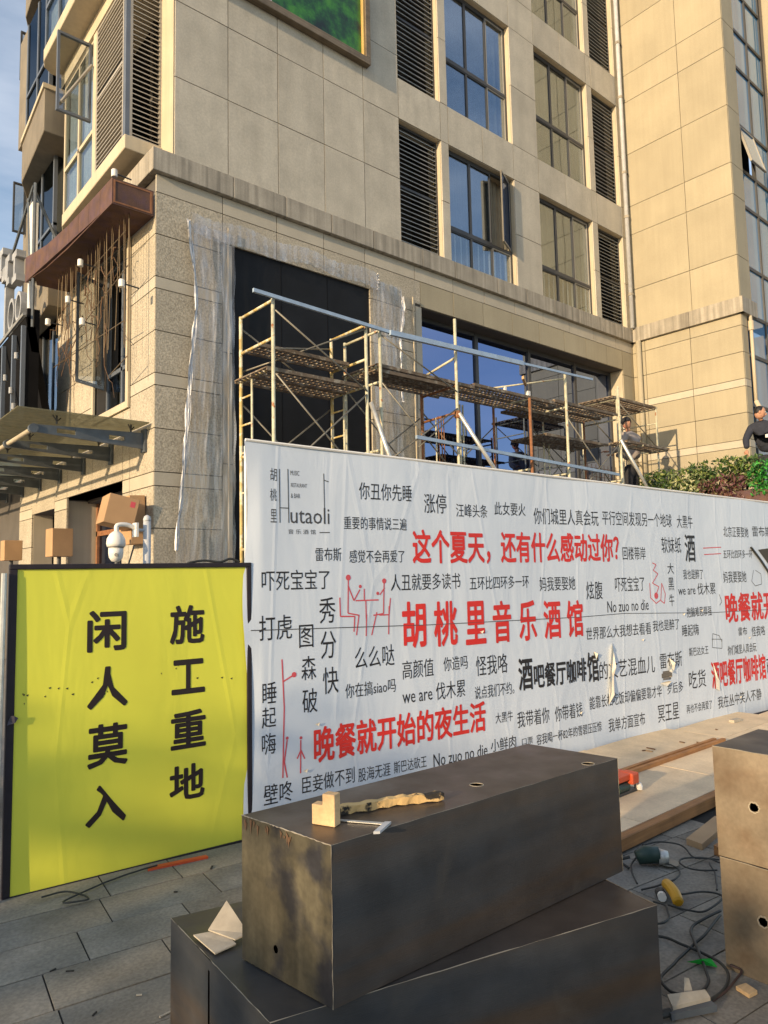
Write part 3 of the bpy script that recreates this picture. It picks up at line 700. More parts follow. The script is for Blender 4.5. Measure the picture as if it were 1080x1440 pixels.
for k, (z0, z1) in enumerate(STOREYS):
    for a, c, kind in OPEN:
        if kind == 'L':
            louvre(a+.01, c-.01, z0, z1-.01, fm, .11, M['slatd'], M['frame'], 26); continue
        tr = (7.92 if k == 0 else z0+1.05); w = .11
        q = MB(fm).box(a+.005, a+.05, w, w+.06, z0, z1).box(c-.05, c-.005, w, w+.06, z0, z1).box(a+.05, c-.05, w, w+.06, z1-.05, z1).box(a+.05, c-.05, w, w+.06, z0, z0+.05).box(a+.05, c-.05, w-.004, w+.06, tr-.03, tr+.03)
        t1, t2 = a+(c-a)*.36, a+(c-a)*.68
        win = q.build('window', M['frame'], bld, origin=fm((a+c)/2, w, z0))
        xs = [a+.05, t1, t2, c-.05]
        for i in range(3):
            if k == 0 and kind == 'A' and i == 2: sash(xs[2], xs[3], tr+.03, z1-.05, fm, w-.02, win, M['lframe'], M['mirror'], .035, hinge='right', deg=24)
            else: sash(xs[i]+.002, xs[i+1]-.002, tr+.032, z1-.052, fm, w+.005, win, M['lframe'] if i == 2 else M['frame'], M['glass'], .025)
            sash(xs[i]+.002, xs[i+1]-.002, z0+.052, tr-.032, fm, w+.005, win, M['lframe'] if i == 2 else M['frame'], M['paleglass'] if k == 0 else M['glass'], .02)
        if k == 0:                                             # balusters behind the low panes
            for j in range(11):
                u = a+.13+j*(c-a-.26)/10
                MB(fm).box(u-.014, u+.014, .185, .20, z0+.05, tr-.04).build('baluster', M['white'], win)
            curtain_mesh(a+.05, c-.05, tr+.05, z1, .33, fm, M['curtain2'], win)
        else: curtain_mesh(a+.05, c-.05 if kind == 'B' else c-.1, z0+.03, z1, .30, fm, M['curtain'] if kind == 'A' else M['curtain2'], win)
# shop window under the cornice
sw = MB(fm)
for u in (8.36, 10.06, 11.67, 13.28, 14.66): sw.box(u, u+.08, .32, .42, 0, 6.17)
sw.box(8.44, 14.66, .33, .42, 6.09, 6.17).box(8.44, 14.66, .33, .42, 2.5, 2.6).box(8.44, 14.66, .33, .42, 0, .1)
shop = sw.build('shop_window', M['frame'], bld)
for u0, u1 in ((8.44, 10.06), (10.14, 11.67), (11.75, 13.28), (13.36, 14.66)):
    for z0, z1 in ((2.6, 6.09), (.1, 2.5)): MB(fm).box(u0, u1, .36, .372, z0, z1).build('pane', M['mirror'], shop)
MB(fm).box(8.35, 14.75, .03, .33, 6.162, 6.172).build('soffit', M['room'], bld)
# black boarded opening
bb = MB(fm).box(4.70, 7.19, .035, .06, 0, 6.22).build('black_board', M['blackboard'], bld)
for u in (5.52, 6.36): MB(fm).box(u-.004, u+.004, .032, .036, 0, 6.2).build('board_seam', M['dark'], bb)
# glazed bay of the tower
cwf = MB(fq)
zs = [3.0, 4.1, 5.0, 6.1, 7.0, 8.1, 9.5, 10.35, 11.4, 12.8, 13.7, 14.75, 16.1, 17, 18.05, TOP]
for z in zs: cwf.box(15.45, 17.6, .08, .15, z-.035, z+.035)
for u in (15.5, 15.82, 16.7, 17.53): cwf.box(u-.03, u+.03, .078, .15, 0, TOP)
cw = cwf.build('curtain_wall', M['frame'], bld)
for i in range(len(zs)-1):
    for u0, u1 in ((15.53, 16.67), (16.73, 17.5)):
        if i == 7 and u0 < 16: sash(15.9, 16.67, zs[i]+.04, zs[i+1]-.04, fq, .06, cw, M['lframe'], M['curtainwall'], .04, hinge='top', deg=14); continue
        MB(fq).box(u0, u1, .11, .12, zs[i]+.035, zs[i+1]-.035).build('pane', M['curtainwall'], cw)
MB(fq).box(15.45, 17.6, .55, .6, 0, TOP).build('back_panel', M['room'], bld)
MB().box(17.56, 19.5, 5.62, YT, 7.2, TOP).box(17.56, 19.5, 5.62, YT, 0, 7.0).build('projecting_pier', M['tower'], bld)
# drainpipes
dp = MB(); dp.tube([(15.06, F-.12, 7.19), (15.06, F-.12, TOP)], .05, 12)
pipe = dp.build('drainpipe', M['offwhite'], bld, smooth=True)
for z in (8.0, 9.9, 11.0, 12.9, 14.3, 15.9): MB().tube([(15.06, F-.12, z-.03), (15.06, F-.12, z+.03)], .062, 12).build('pipe_collar', M['cornice'], pipe)
for z in (8.02, 11.02, 14.32): MB().box(15.06, 15.21, F-.13, F-.11, z-.015, z+.015).build('bracket', M['frame'], pipe)
MB().tube([(XT-.07, F-.2, 3.0), (XT-.07, F-.2, 6.87)], .06, 12).build('drainpipe', M['tower'], bld, smooth=True)
p2 = MB().tube([(15.52, YT-.06, 5.0), (15.52, YT-.06, 6.86)], .035, 10).build('drainpipe', M['cream'], bld, smooth=True)
MB().tube([(15.52, YT-.06, 6.55), (15.52, YT-.06, 6.75)], .055, 10).build('pipe_collar', M['cream'], p2)
MB().tube([(15.52, YT-.06, 5.02), (15.5, YT-.14, 4.84)], .045, 10).build('pipe_shoe', M['cream'], p2)

# ---- left side: window with its open sash
w = .16
q = MB(fl).box(9.6, 9.65, w, w+.06, 4.0, 6.3).box(10.87, 10.92, w, w+.06, 4.0, 6.3).box(9.65, 10.87, w, w+.06, 4.0, 4.05).box(9.65, 10.87, w, w+.06, 6.25, 6.3).box(9.65, 10.87, w-.003, w+.06, 4.62, 4.68).box(10.24, 10.3, w-.003, w+.06, 4.05, 6.25)
lw = q.build('window', M['bframe'], bld, origin=fl(10.2, w, 4))
for a, c in ((9.65, 10.24), (10.3, 10.87)): MB(fl).box(a, c, w+.02, w+.028, 4.05, 4.62).build('pane', M['glass'], lw)
MB(fl).box(9.65, 10.24, w+.02, w+.028, 4.68, 6.25).build('pane', M['glass'], lw)
sash(10.3, 10.87, 4.45, 6.1, fl, w-.05, lw, M['bframe'], M['clearglass'], .05, hinge='right', deg=62)
curtain_mesh(9.65, 10.1, 4.05, 5.9, .45, fl, M['curtain2'], lw, .05)
w2 = MB(fl).box(12.95, 13.0, .1, .16, 4.1, 6.2).box(14.2, 14.25, .1, .16, 4.1, 6.2).box(13.0, 14.2, .1, .16, 4.1, 4.15).box(13.55, 13.6, .1, .16, 4.15, 6.2).build('window', M['bframe'], bld)
MB(fl).box(13.0, 13.55, .12, .128, 4.15, 6.2).build('pane', M['glass'], w2); MB(fl).box(13.6, 14.2, .12, .128, 4.15, 6.2).build('pane', M['glass'], w2)
MB(fl).box(13.0, 14.2, .4, .41, 4.15, 6.2).build('curtain', M['curtain2'], w2)
for a, c in ((9.76, 12.3), (12.9, 14.3)):
    d = MB(fl).box(a, a+.06, .5, .58, 0, 2.85).box(c-.06, c, .5, .58, 0, 2.85).box((a+c)/2-.04, (a+c)/2+.04, .5, .58, 0, 2.85).box(a, c, .5, .58, 2.3, 2.38).build('doorway', M['rustytube'], bld)
    MB(fl).box(a+.06, c-.06, .54, .55, 0, 2.85).build('pane', M['mirror'], d)
# ---- left side: projecting bays above
def bay(k, z, far=11.9, xo=3.33, y0=9.1, full=True):
    zt = z+2.25
    sl = MB().prism([(xo-.02, y0-.04), (3.95, y0-.04), (3.95, far+.15), (xo+.16, far+.15), (xo+.03, far+.05), (xo-.02, far-.1)], z-.2, z).build('bay_slab', M['cream'], bld, origin=(xo, y0, z)); bevel(sl, .008, 1)
    MB().prism([(xo-.02, y0-.04), (3.95, y0-.04), (3.95, far+.15), (xo+.16, far+.15), (xo-.02, far-.1)], zt, zt+.42).build('bay_slab', M['cream'], bld, origin=(xo, y0, zt))
    # front facing louvre, corner post, side louvre
    fb = lambda u, w_, zz: (u, y0+w_, zz); fs = lambda u, w_, zz: (xo+w_, u, zz)
    louvre(xo+.06, 3.835, z, zt, fb, .0, M['slat'], M['slat'], 30, mid=False)
    MB().box(xo, xo+.06, y0, y0+.08, z, zt).build('corner_post', M['bframe'], bld)
    louvre(y0+.09, 10.28, z, zt, fs, .0, M['slat'], M['slat'], 30)
    MB().box(xo-.005, xo+.1, 10.28, 10.42, z, zt).build('bay_post', M['cream'], bld)
    f = MB(fs).box(10.42, 10.47, .02, .08, z, zt).box(far-.05, far, .02, .08, z, zt).box(10.47, far-.05, .02, .08, z, z+.05).box(10.47, far-.05, .02, .08, zt-.05, zt).box(11.12, 11.18, .017, .08, z+.05, zt-.05).box(10.47, far-.05, .017, .08, z+.75, z+.81)
    wo = f.build('window', M['cream'] if k == 0 else M['bframe'], bld, origin=fs(11, 0, z))
    for u0, u1 in ((10.47, 11.12), (11.18, far-.05)):
        for a, c in ((z+.05, z+.75), (z+.81, zt-.05)):
            MB(fs).box(u0, u1, .04, .048, a, c).build('pane', M['paleglass'], wo)
    MB(fs).box(10.47, far-.05, .10, .11, z, zt).build('curtain', M['whitecurtain'], wo)
    return wo
wo = bay(0, 7.5); bay(1, 10.2, xo=3.0, y0=9.12); bay(2, 13.5, xo=3.0, y0=9.12)
# sash standing wide open on the first bay, seen from its face
fo = lambda u, w_, zz: (u, 10.5+w_, zz)
sash(2.84, 3.33, 8.42, 9.66, fo, .0, wo, M['bframe'], M['clearglass'], .035)
MB().tube([(2.9, 10.49, 8.55), (3.3, 10.40, 9.25)], .022, 6).build('sash_stay', M['lframe'], wo)
# farther bays of the left side
for z, x0, y0, y1 in ((9.0, 3.08, 12.1, 14.9), (12.3, 3.08, 12.1, 14.9), (6.2, 3.3, 12.5, 14.9)):
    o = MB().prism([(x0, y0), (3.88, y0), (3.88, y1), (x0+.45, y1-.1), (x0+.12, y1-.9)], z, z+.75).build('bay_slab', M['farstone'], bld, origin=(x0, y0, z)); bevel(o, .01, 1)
    MB().prism([(x0-.03, y0-.03), (3.88, y0-.03), (3.88, y1), (x0+.42, y1-.1), (x0+.09, y1-.9)], z+.75, z+.83).build('bay_rim', M['cream'], bld)
    z1, zt2, u0, xw = z+.83, z+3.0, y0+.2, x0+.12
    f = MB()
    for u in (u0, u0+.75, u0+1.45): f.box(xw, xw+.06, u, u+.06, z1, zt2)
    f.box(xw, xw+.06, u0, u0+1.5, z1, z1+.05).box(xw+.06, 3.84, u0, u0+.05, z1, z1+.05).box(xw-.003, xw+.06, u0, u0+1.5, z1+.7, z1+.75)
    wo2 = f.build('window', M['bframe'], bld, origin=(xw, u0, z1))
    for a_, c_ in ((u0+.06, u0+.75), (u0+.81, u0+1.45)): MB().box(xw+.02, xw+.03, a_, c_, z1+.05, zt2).build('pane', M['darkglass'], wo2)
    MB().box(xw+.06, 3.84, u0+.01, u0+.02, z1+.05, zt2).build('pane', M['darkglass'], wo2)
    MB().box(xw+.10, xw+.11, u0+.2, u0+1.3, z1+.05, zt2).build('curtain', M['curtain'], wo2)
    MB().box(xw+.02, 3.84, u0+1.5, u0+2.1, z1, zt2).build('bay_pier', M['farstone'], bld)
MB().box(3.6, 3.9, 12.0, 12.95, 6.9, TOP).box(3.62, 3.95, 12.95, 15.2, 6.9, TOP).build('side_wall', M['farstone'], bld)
for z, y, x0 in ((11.3, 14.4, 3.22), (8.3, 14.6, 3.2)):
    fo2 = lambda u, w_, zz: (u, y+w_, zz); sash(x0, x0+.22, z, z+1.0, fo2, 0, bld, M['frame'], M['clearglass'], .03, name='window_sash')

# ------------------------------------------------------------------ corten channel, trellis, spot lamps
cor = thing('corten_channel', (3.01, 8.7, 6.28), 'rusty brown steel channel projecting above the wire trellis beside the corner', 'channel')
prof = [(3.03, 8.7), (3.01, 10.4), (2.98, 11.4), (2.90, 12.3)]
zb = [6.28, 6.32, 6.37, 6.42]; zt = [6.62, 6.67, 6.74, 6.84]
for i in range(3):
    (xa, ya), (xb, yb) = prof[i], prof[i+1]
    ks = 4 if i == 0 else 2
    for j in range(ks):
        t0, t1 = j/ks, (j+1)/ks; L = lambda a, c, t: a+(c-a)*t
        y0_, y1_ = L(ya, yb, t0)+.003, L(ya, yb, t1)-.003
        q = MB().add([(L(xa, xb, t), y, z) for t, y, z in ((t0, y0_, L(zb[i], zb[i+1], t0)), (t1, y1_, L(zb[i], zb[i+1], t1)), (t1, y1_, L(zt[i], zt[i+1], t1)), (t0, y0_, L(zt[i], zt[i+1], t0)))]+
                     [(L(xa, xb, t)+.02, y, z) for t, y, z in ((t0, y0_, L(zb[i], zb[i+1], t0)), (t1, y1_, L(zb[i], zb[i+1], t1)), (t1, y1_, L(zt[i], zt[i+1], t1)), (t0, y0_, L(zt[i], zt[i+1], t0)))],
                     [(0, 1, 2, 3), (7, 6, 5, 4), (0, 4, 5, 1), (1, 5, 6, 2), (2, 6, 7, 3), (3, 7, 4, 0)])
        q.build('side_plate', M['corten'], cor)
MB().box(3.05, 3.57, 8.7, 8.72, 6.28, 6.62).build('end_plate', M['corten'], cor)
MB().box(3.05, 3.55, 8.694, 8.7, 6.30, 6.32).box(3.05, 3.55, 8.694, 8.7, 6.58, 6.60).box(3.52, 3.55, 8.694, 8.7, 6.32, 6.58).box(3.05, 3.07, 8.694, 8.7, 6.32, 6.58).build('end_trim', M['rustytube'], cor)
MB().add([(3.04, 8.71, 6.285), (3.58, 8.71, 6.285), (3.59, 12.3, 6.425), (2.9, 12.3, 6.425), (3.04, 8.71, 6.30), (3.58, 8.71, 6.30), (3.59, 12.3, 6.44), (2.9, 12.3, 6.44)],
         [(0, 3, 2, 1), (4, 5, 6, 7), (0, 1, 5, 4), (1, 2, 6, 5), (2, 3, 7, 6), (3, 0, 4, 7)]).build('bottom_plate', M['corten'], cor)
tre = thing('wire_trellis', (3.3, 8.9, 6.28), 'dense thin bronze rods hanging in front of the side window', 'trellis')
rod = MB().tube([(0, 0, 0), (0, 0, -1.75)], .004, 5).mesh('rod', M['wire'])
rod2 = MB().tube([(0, 0, 0), (0, 0, -1.0)], .004, 5).mesh('rod', M['wire'])
for i in range(34):
    y = 8.86+i*.085+random.uniform(-.015, .015)
    place('rod', rod if (i < 14 and i % 3) else rod2, tre, (3.27+random.uniform(-.05, .05), y, 6.30+(y-8.6)*.038), rot=(random.uniform(-.03, .03), random.uniform(-.02, .02), 0))
for p in ([(3.3, 8.85, 5.6), (3.28, 11.2, 5.2)], [(3.3, 8.85, 4.4), (3.28, 9.4, 4.28)], [(3.3, 8.84, 6.3), (3.3, 8.84, 4.2)], [(3.3, 8.95, 6.1), (3.3, 11.5, 6.0)], [(3.3, 9, 4.9), (3.28, 12, 5.0)]): MB().tube(p, .007, 5).build('rod', M['wire'], tre)
desc = ['white spot lamp high on the trellis under the channel', 'white spot lamp beside the open side window', 'white spot lamp nearest the stone corner', 'white spot lamp farthest left on the trellis', 'white spot lamp low beside the open sash', 'white spot lamp on top of the rusty channel end']
for i, (x, y, z) in enumerate([(3.05, 9.97, 5.96), (3.05, 10.5, 5.6), (3.17, 8.72, 5.28), (3.05, 11.5, 5.56), (3.08, 9.95, 5.12), (3.09, 8.80, 6.74)]):
    lp = thing('spot_lamp', (x, y, z), desc[i], 'lamp', 'small white spot lamps on the trellis')
    MB().lathe((x, y, z), [(.034, -.05), (.038, -.045), (.038, .04), (.028, .05)], 14).build('lamp_shade', M['white'], lp, smooth=False)
    MB().tube([(x+.04, y, z), (x+.22, y, z-.01)], .01, 6).build('arm', M['frame'], lp)
vt = MB(); rv = random.Random(3)
for i in range(26):
    p = Vector((3.28+rv.uniform(-.05, .05), rv.uniform(9.1, 12.0), rv.uniform(5.0, 6.1))); pts = [p.copy()]
    for j in range(7):
        p = p+Vector((rv.uniform(-.04, .04), rv.uniform(-.16, .16), rv.uniform(-.24, .06))); pts.append(p.copy())
    vt.tube(pts, [.009-.001*j for j in range(8)], 4)
tag(vt.build('dry_vine', M['twig'], origin=(3.28, 10.5, 4.8)), 'dry leafless vine tangled in the wire trellis', 'vine')

# ------------------------------------------------------------------ glass canopy over the side doors
can = thing('glass_canopy', (XL, 8.75, 3.4), 'dusty glass canopy on blue grey steel brackets over the side doors', 'canopy')
for i in range(10):
    y0 = 8.76+i*1.22
    MB().box(2.02, 3.56, y0, y0+1.2, 3.545, 3.56).build('glass_pane', M['dusty'], can)
def slotted_beam(y):
    """tapered plate with long slots, joined from strips so the slots are open"""
    x0, x1 = 3.57, 2.24; z = lambda x: 3.46-.13*0; q = MB()
    zt = lambda x: 3.45-(3.57-x)*.03; zb = lambda x: 3.24+(3.57-x)*.06
    cuts = [3.57, 3.32, 3.12, 2.95, 2.72, 2.5, 2.24]
    for i in range(6):
        a, c = cuts[i], cuts[i+1]
        def seg(za0, za1, zb0, zb1):
            q.add([(a, y, zb0), (c, y, zb1), (c, y, za1), (a, y, za0), (a, y+.03, zb0), (c, y+.03, zb1), (c, y+.03, za1), (a, y+.03, za0)],
                  [(0, 3, 2, 1), (4, 5, 6, 7), (0, 1, 5, 4), (1, 2, 6, 5), (2, 3, 7, 6), (3, 0, 4, 7)])
        if i in (1, 4):
            m0, m1 = (zt(a)+zb(a))/2, (zt(c)+zb(c))/2; h = .028
            seg(zt(a), zt(c), m0+h, m1+h); seg(m0-h, m1-h, zb(a), zb(c))
        else: seg(zt(a), zt(c), zb(a), zb(c))
    return q
for i in range(10):
    y = 8.95+i*1.2
    bm = slotted_beam(y).build('bracket_beam', M['canopysteel'], can)
    MB().tube([(2.24, y-.02, 3.36), (2.24, y+.05, 3.36)], .055, 14).build('ring', M['canopysteel'], bm)
    for x in (3.4, 2.5):
        MB().tube([(x, y+.015, 3.44), (x, y+.015, 3.545)], .012, 6).tube([(x-.06, y-.05, 3.53), (x, y+.01, 3.47), (x+.06, y+.07, 3.53)], .008, 5).build('spider_fitting', M['frame'], bm)
    MB().box(3.555, 3.585, y-.05, y+.08, 3.2, 3.5).build('wall_plate', M['canopysteel'], bm)
MB().tube([(2.24, 8.95, 3.36), (2.24, 19.8, 3.36)], .028, 10).build('tie_rail', M['cream'], can, smooth=True)

# ------------------------------------------------------------------ dark sign fascia with big letters, far left
sg = thing('shop_sign', (2.95, 12.0, 5.4), 'dark sloping fascia with tall weathered white channel letters at far left', 'sign')
MB().extr([(2.85, 12.0, 5.75), (2.85, 15.6, 5.6), (2.95, 15.6, 4.9), (3.3, 15.6, 3.95), (3.3, 12.4, 4.0), (2.95, 12.0, 5.2)], (.12, 0, 0)).build('fascia', M['dark'], sg)
MB().box(2.88, 3.06, 12.0, 12.05, 4.0, 5.9).build('end_panel', M['dark'], sg)
for pts in ([(2.95, 12.05, 5.7), (2.95, 12.4, 7.9)], [(2.95, 12.0, 5.6), (2.95, 12.0, 8.0)], [(2.95, 12.05, 7.9), (3.5, 12.0, 6.7)], [(2.95, 12.1, 8.0), (2.95, 14.0, 7.0)]): MB().tube(pts, .025, 6).build('truss_bar', M['canopysteel'], sg)
def ring(y, z, r, a=.07, s=1.3):
    q = MB(); n = 20
    for sgn, xx in ((0, 2.9), (1, 3.02)):
        pass
    vs = []; fs = []
    for i in range(n):
        w_ = 2*math.pi*i/n
        for rr, x in ((r, 2.9), (r-a, 2.9), (r-a, 3.02), (r, 3.02)): vs.append((x, y+rr*math.cos(w_), z+s*rr*math.sin(w_)))
    for i in range(n):
        j = (i+1) % n
        for k in range(4): fs.append((i*4+k, i*4+(k+1) % 4, j*4+(k+1) % 4, j*4+k))
    return q.add(vs, fs)
MB().box(2.95, 3.04, 12.14, 12.34, 5.95, 7.75).build('letter', M['white'], sg)
ring(12.72, 6.15, .2, .05).build('letter', M['oldwhite'], sg); ring(13.2, 6.15, .22, .05).build('letter', M['oldwhite'], sg)
MB().box(2.9, 3.04, 13.6, 13.7, 5.9, 7.2).box(2.9, 3.04, 13.7, 13.95, 6.95, 7.2).build('letter', M['oldwhite'], sg)
for y, z in ((12.9, 7.1), (13.4, 7.2), (13.9, 7.5)): MB().box(2.9, 3.05, y, y+.3, z, z+.12).box(2.9, 3.05, y+.1, y+.2, z-.3, z).box(2.9, 3.05, y, y+.3, z-.42, z-.3).build('letter', M['oldwhite'], sg)
for y, z in ((14.6, 6.0), (15.1, 6.0)): MB().box(2.85, 3.0, y, y+.35, z, z+1.5).build('letter', M['oldwhite'], sg)

for y in (12.02, 12.6, 13.3): MB().box(2.80, 2.86, y-.03, y+.03, 4.1, 5.6).build('fascia_frame', M['bframe'], sg)
for y, z in ((12.2, 5.1), (12.5, 4.6), (12.9, 4.9), (12.3, 4.3)): MB().tube([(2.78, y, z), (2.78, y, z+.1)], .035, 10).build('downlight', M['oldwhite'], sg)
MB().tube([(2.82, 11.95, 5.78), (2.82, 15.6, 5.62)], .03, 6).build('fascia_rail', M['oldwhite'], sg)

# ------------------------------------------------------------------ printed hoardings
ZC = Vector((0, 0, 0))
def glyph_mesh(body, m, bold):
    cu = bpy.data.curves.new('txt', 'FONT'); cu.body = body; cu.resolution_u = 2; cu.fill_mode = 'BOTH'
    o = bpy.data.objects.new('txt', cu); COL.objects.link(o)
    dg = bpy.context.evaluated_depsgraph_get(); me = bpy.data.meshes.new_from_object(o.evaluated_get(dg))
    bpy.data.objects.remove(o); bpy.data.curves.remove(cu)
    me.materials.clear(); me.materials.append(m)
    if bold:                                                   # heavy face: the same outline laid down several times, shifted
        n = len(me.vertices); co = np.empty(n*3); me.vertices.foreach_get('co', co); co = co.reshape(-1, 3)
        fc = [tuple(p.vertices) for p in me.polygons]; V = []; Q = []; kk = 10
        for i in range(kk):
            w_ = 2*math.pi*i/kk; V += [(x+bold*math.cos(w_), y+bold*math.sin(w_), z+i*.1) for x, y, z in co]; Q += [tuple(j+i*n for j in f) for f in fc]
        m2 = bpy.data.meshes.new('txt'); m2.from_pydata(V, [], Q); m2.materials.append(m); return m2
    return me
def wob(s, z): return .0035*math.sin(s*3.1+z*1.3)+.0025*math.sin(s*5.3-z*2.1+1)
class Plane:
    def __init__(s, A, B):
        s.A = Vector((*A, 0)); d = Vector((B[0]-A[0], B[1]-A[1], 0)); s.L = d.length; s.u = d.normalized(); s.n = Vector((s.u.y, -s.u.x, 0))   # n points to the viewer
    def p(s, a, z, d=0.): return s.A+s.u*a+s.n*(d+wob(a, z))+Vector((0, 0, z))
def put_text(pl, body, m, s0, s1, z0, z1, parent, off=0., name='printed_text', d=.0015):
    me = glyph_mesh(body, m, off)
    n = len(me.vertices)
    if not n: return
    co = np.empty(n*3); me.vertices.foreach_get('co', co); co = co.reshape(-1, 3)
    mn, mx = co.min(0), co.max(0)
    base = WL[parent.name]; out = []
    for x, y, zz in co:
        a = s0+(x-mn[0])/(mx[0]-mn[0]+1e-9)*(s1-s0); z = z0+(y-mn[1])/(mx[1]-mn[1]+1e-9)*(z1-z0)
        out += list(pl.p(a, z, d+zz*.0012)-base)
    me.vertices.foreach_set('co', out); me.update(); me.name = name
    o = bpy.data.objects.new(name, me); COL.objects.link(o); o.parent = parent; WL[o.name] = base.copy(); return o
BP = Plane((2.2, 3.9), (8.13, 3.3))
ban = thing('printed_hoarding', tuple(BP.p(0, 0)), 'long white vinyl hoarding printed with black and red Chinese slogans', 'hoarding')
LEN = 9.6
def ztop(s): return 2.41-.022*s
def zbot(s): return .02+.012*math.sin(s*2.3)
HOLE = [(4.255, .687), (4.322, .629), (4.300, .546), (4.194, .497), (4.119, .521), (4.158, .576), (4.233, .603)]
NX, NZ = 460, 110
vs = []; fs = []
for i in range(NX+1):
    s_ = LEN*i/NX
    for j in range(NZ+1):
        t = j/NZ; z = zbot(s_)+t*(ztop(s_)-zbot(s_)); e = max(0, 1-s_/.10)
        vs.append(tuple(BP.p(s_-.02*e*math.sin(z*5+1), z, -.02*e*abs(math.sin(z*2.6)))))
for i in range(NX):
    for j in range(NZ):
        s_ = LEN*(i+.5)/NX; z = zbot(s_)+(j+.5)/NZ*(ztop(s_)-zbot(s_))
        if ((s_-4.215)/.085)**2+((z-.56)/.05)**2 < 1: continue
        fs.append((i*(NZ+1)+j, (i+1)*(NZ+1)+j, (i+1)*(NZ+1)+j+1, i*(NZ+1)+j+1))
MB().add(vs, fs).build('vinyl_sheet', M['vinyl'], ban, smooth=True)
for s_ in [0.03]+[1.2*k for k in range(1, 9)]:
    a = BP.p(s_, 0, -.05); MB().tube([(a.x, a.y, 0), (a.x, a.y, ztop(s_)-.03)], .02, 8).build('support_post', M['steeltube'], ban)
for z in (.3, 1.3, 2.15):
    MB().tube([tuple(BP.p(0.03, z, -.06)), tuple(BP.p(LEN, z, -.06))], .018, 6).build('support_rail', M['steeltube'], ban)
MB().tube([tuple(BP.p(.02, .02, .01)), tuple(BP.p(LEN, .02, .01))], .012, 6).build('bottom_rail', M['border'], ban)
MB().tube([tuple(BP.p(.0, ztop(0), -.002)), tuple(BP.p(LEN, ztop(LEN), -.002))], .010, 6).build('top_hem', M['white'], ban)
for a, c in (((.03, 1.23), (1.39, 1.187)), ((1.39, 1.187), (3.04, 1.16)), ((3.04, 1.16), (3.64, 1.163)), ((3.64, 1.163), (5.04, 1.105)), ((5.04, 1.105), (6.6, 1.08))):
    pts = [BP.p(a[0]+(c[0]-a[0])*k/8, a[1]+(c[1]-a[1])*k/8, .001) for k in range(9)]
    MB().tube(pts, .0028, 5).build('seam', M['inkthin'], ban)
INK = {'k': ('ink', .0), 'f': ('inkthin', .0), 'm': ('ink', .014), 'K': ('ink', .022), 'R': ('red', .024)}
for body, w, s0, s1, z0, z1 in TEXTS:
    mm, off = INK[w]; put_text(BP, body, M[mm], s0, s1, z0, z1, ban, off)
def stroke(pts, m, name, r=.0045):
    q = MB()
    for (a0, z0), (a1, z1) in zip(pts[:-1], pts[1:]):
        d = Vector((a1-a0, z1-z0)); L = d.length
        if L < 1e-6: continue
        nx, nz = -d.y/L*r, d.x/L*r; k = max(1, int(L/.1)); 
        for i in range(k):
            t0, t1 = i/k, (i+1)/k
            P = [(a0+(a1-a0)*t0, z0+(z1-z0)*t0), (a0+(a1-a0)*t1, z0+(z1-z0)*t1)]
            q.quad(BP.p(P[0][0]-nx, P[0][1]-nz, .0015), BP.p(P[1][0]-nx, P[1][1]-nz, .0015), BP.p(P[1][0]+nx, P[1][1]+nz, .0015), BP.p(P[0][0]+nx, P[0][1]+nz, .0015))
    q.build(name, m, ban)
for p in STROKES_RED: stroke(p, M['redthin'], 'line_drawing')
for p in STROKES_BLACK: stroke(p, M['inkthin'], 'logo_stroke', .003)
for a, z, r in DOTS:
    MB().add([tuple(BP.p(a+r*math.cos(k*math.pi/6), z+r*math.sin(k*math.pi/6), .0017)) for k in range(12)], [tuple(range(12))]).build('line_drawing', M['redthin'], ban)
# torn flaps, curling forward
def flap(pts, lift, name='torn_flap'):
    n = len(pts); cx = sum(p[0] for p in pts)/n; cz = sum(p[1] for p in pts)/n
    v = [BP.p(a, z, .004+lift*abs(math.sin(i*1.7))) for i, (a, z) in enumerate(pts)]+[BP.p(cx, cz, .006)]
    MB().add([tuple(p) for p in v], [(i, (i+1) % n, n) for i in range(n)]).build(name, M['vinylback'], ban)
flap([(3.449, .915), (3.453, .707), (3.44, .628), (3.415, .473), (3.347, .394), (3.365, .50), (3.374, .587), (3.385, .668), (3.413, .869)], .028)
flap([(4.255, .72), (4.31, .67), (4.315, .60), (4.26, .585), (4.225, .60), (4.24, .66)], .03); flap([(4.10, .50), (4.17, .47), (4.27, .50), (4.20, .515)], .025)
flap([(4.98, .62), (5.02, .50), (5.08, .42), (5.06, .33), (5.0, .36), (4.99, .48)], .012); flap([(3.2, .86), (3.23, .84), (3.22, .78), (3.2, .79)], .02)
MB().add([tuple(BP.p(a, z, .003)) for a, z in ((5.98, 1.74), (6.24, 1.76), (6.21, 1.56))], [(0, 1, 2)]).build('torn_opening', M['joint'], ban)
MB().tube([tuple(BP.p(a, z, .012)) for a, z in ((5.82, 1.765), (6.0, 1.63), (6.19, 1.46))], .012, 6).build('loose_strap', M['cable'], ban)
rr = random.Random(5)
for i in range(10):
    a, z = rr.uniform(.3, 6), rr.uniform(.1, 1.2); flap([(a, z), (a+.03, z+.01), (a+.025, z-.015)], .012, 'scuff')

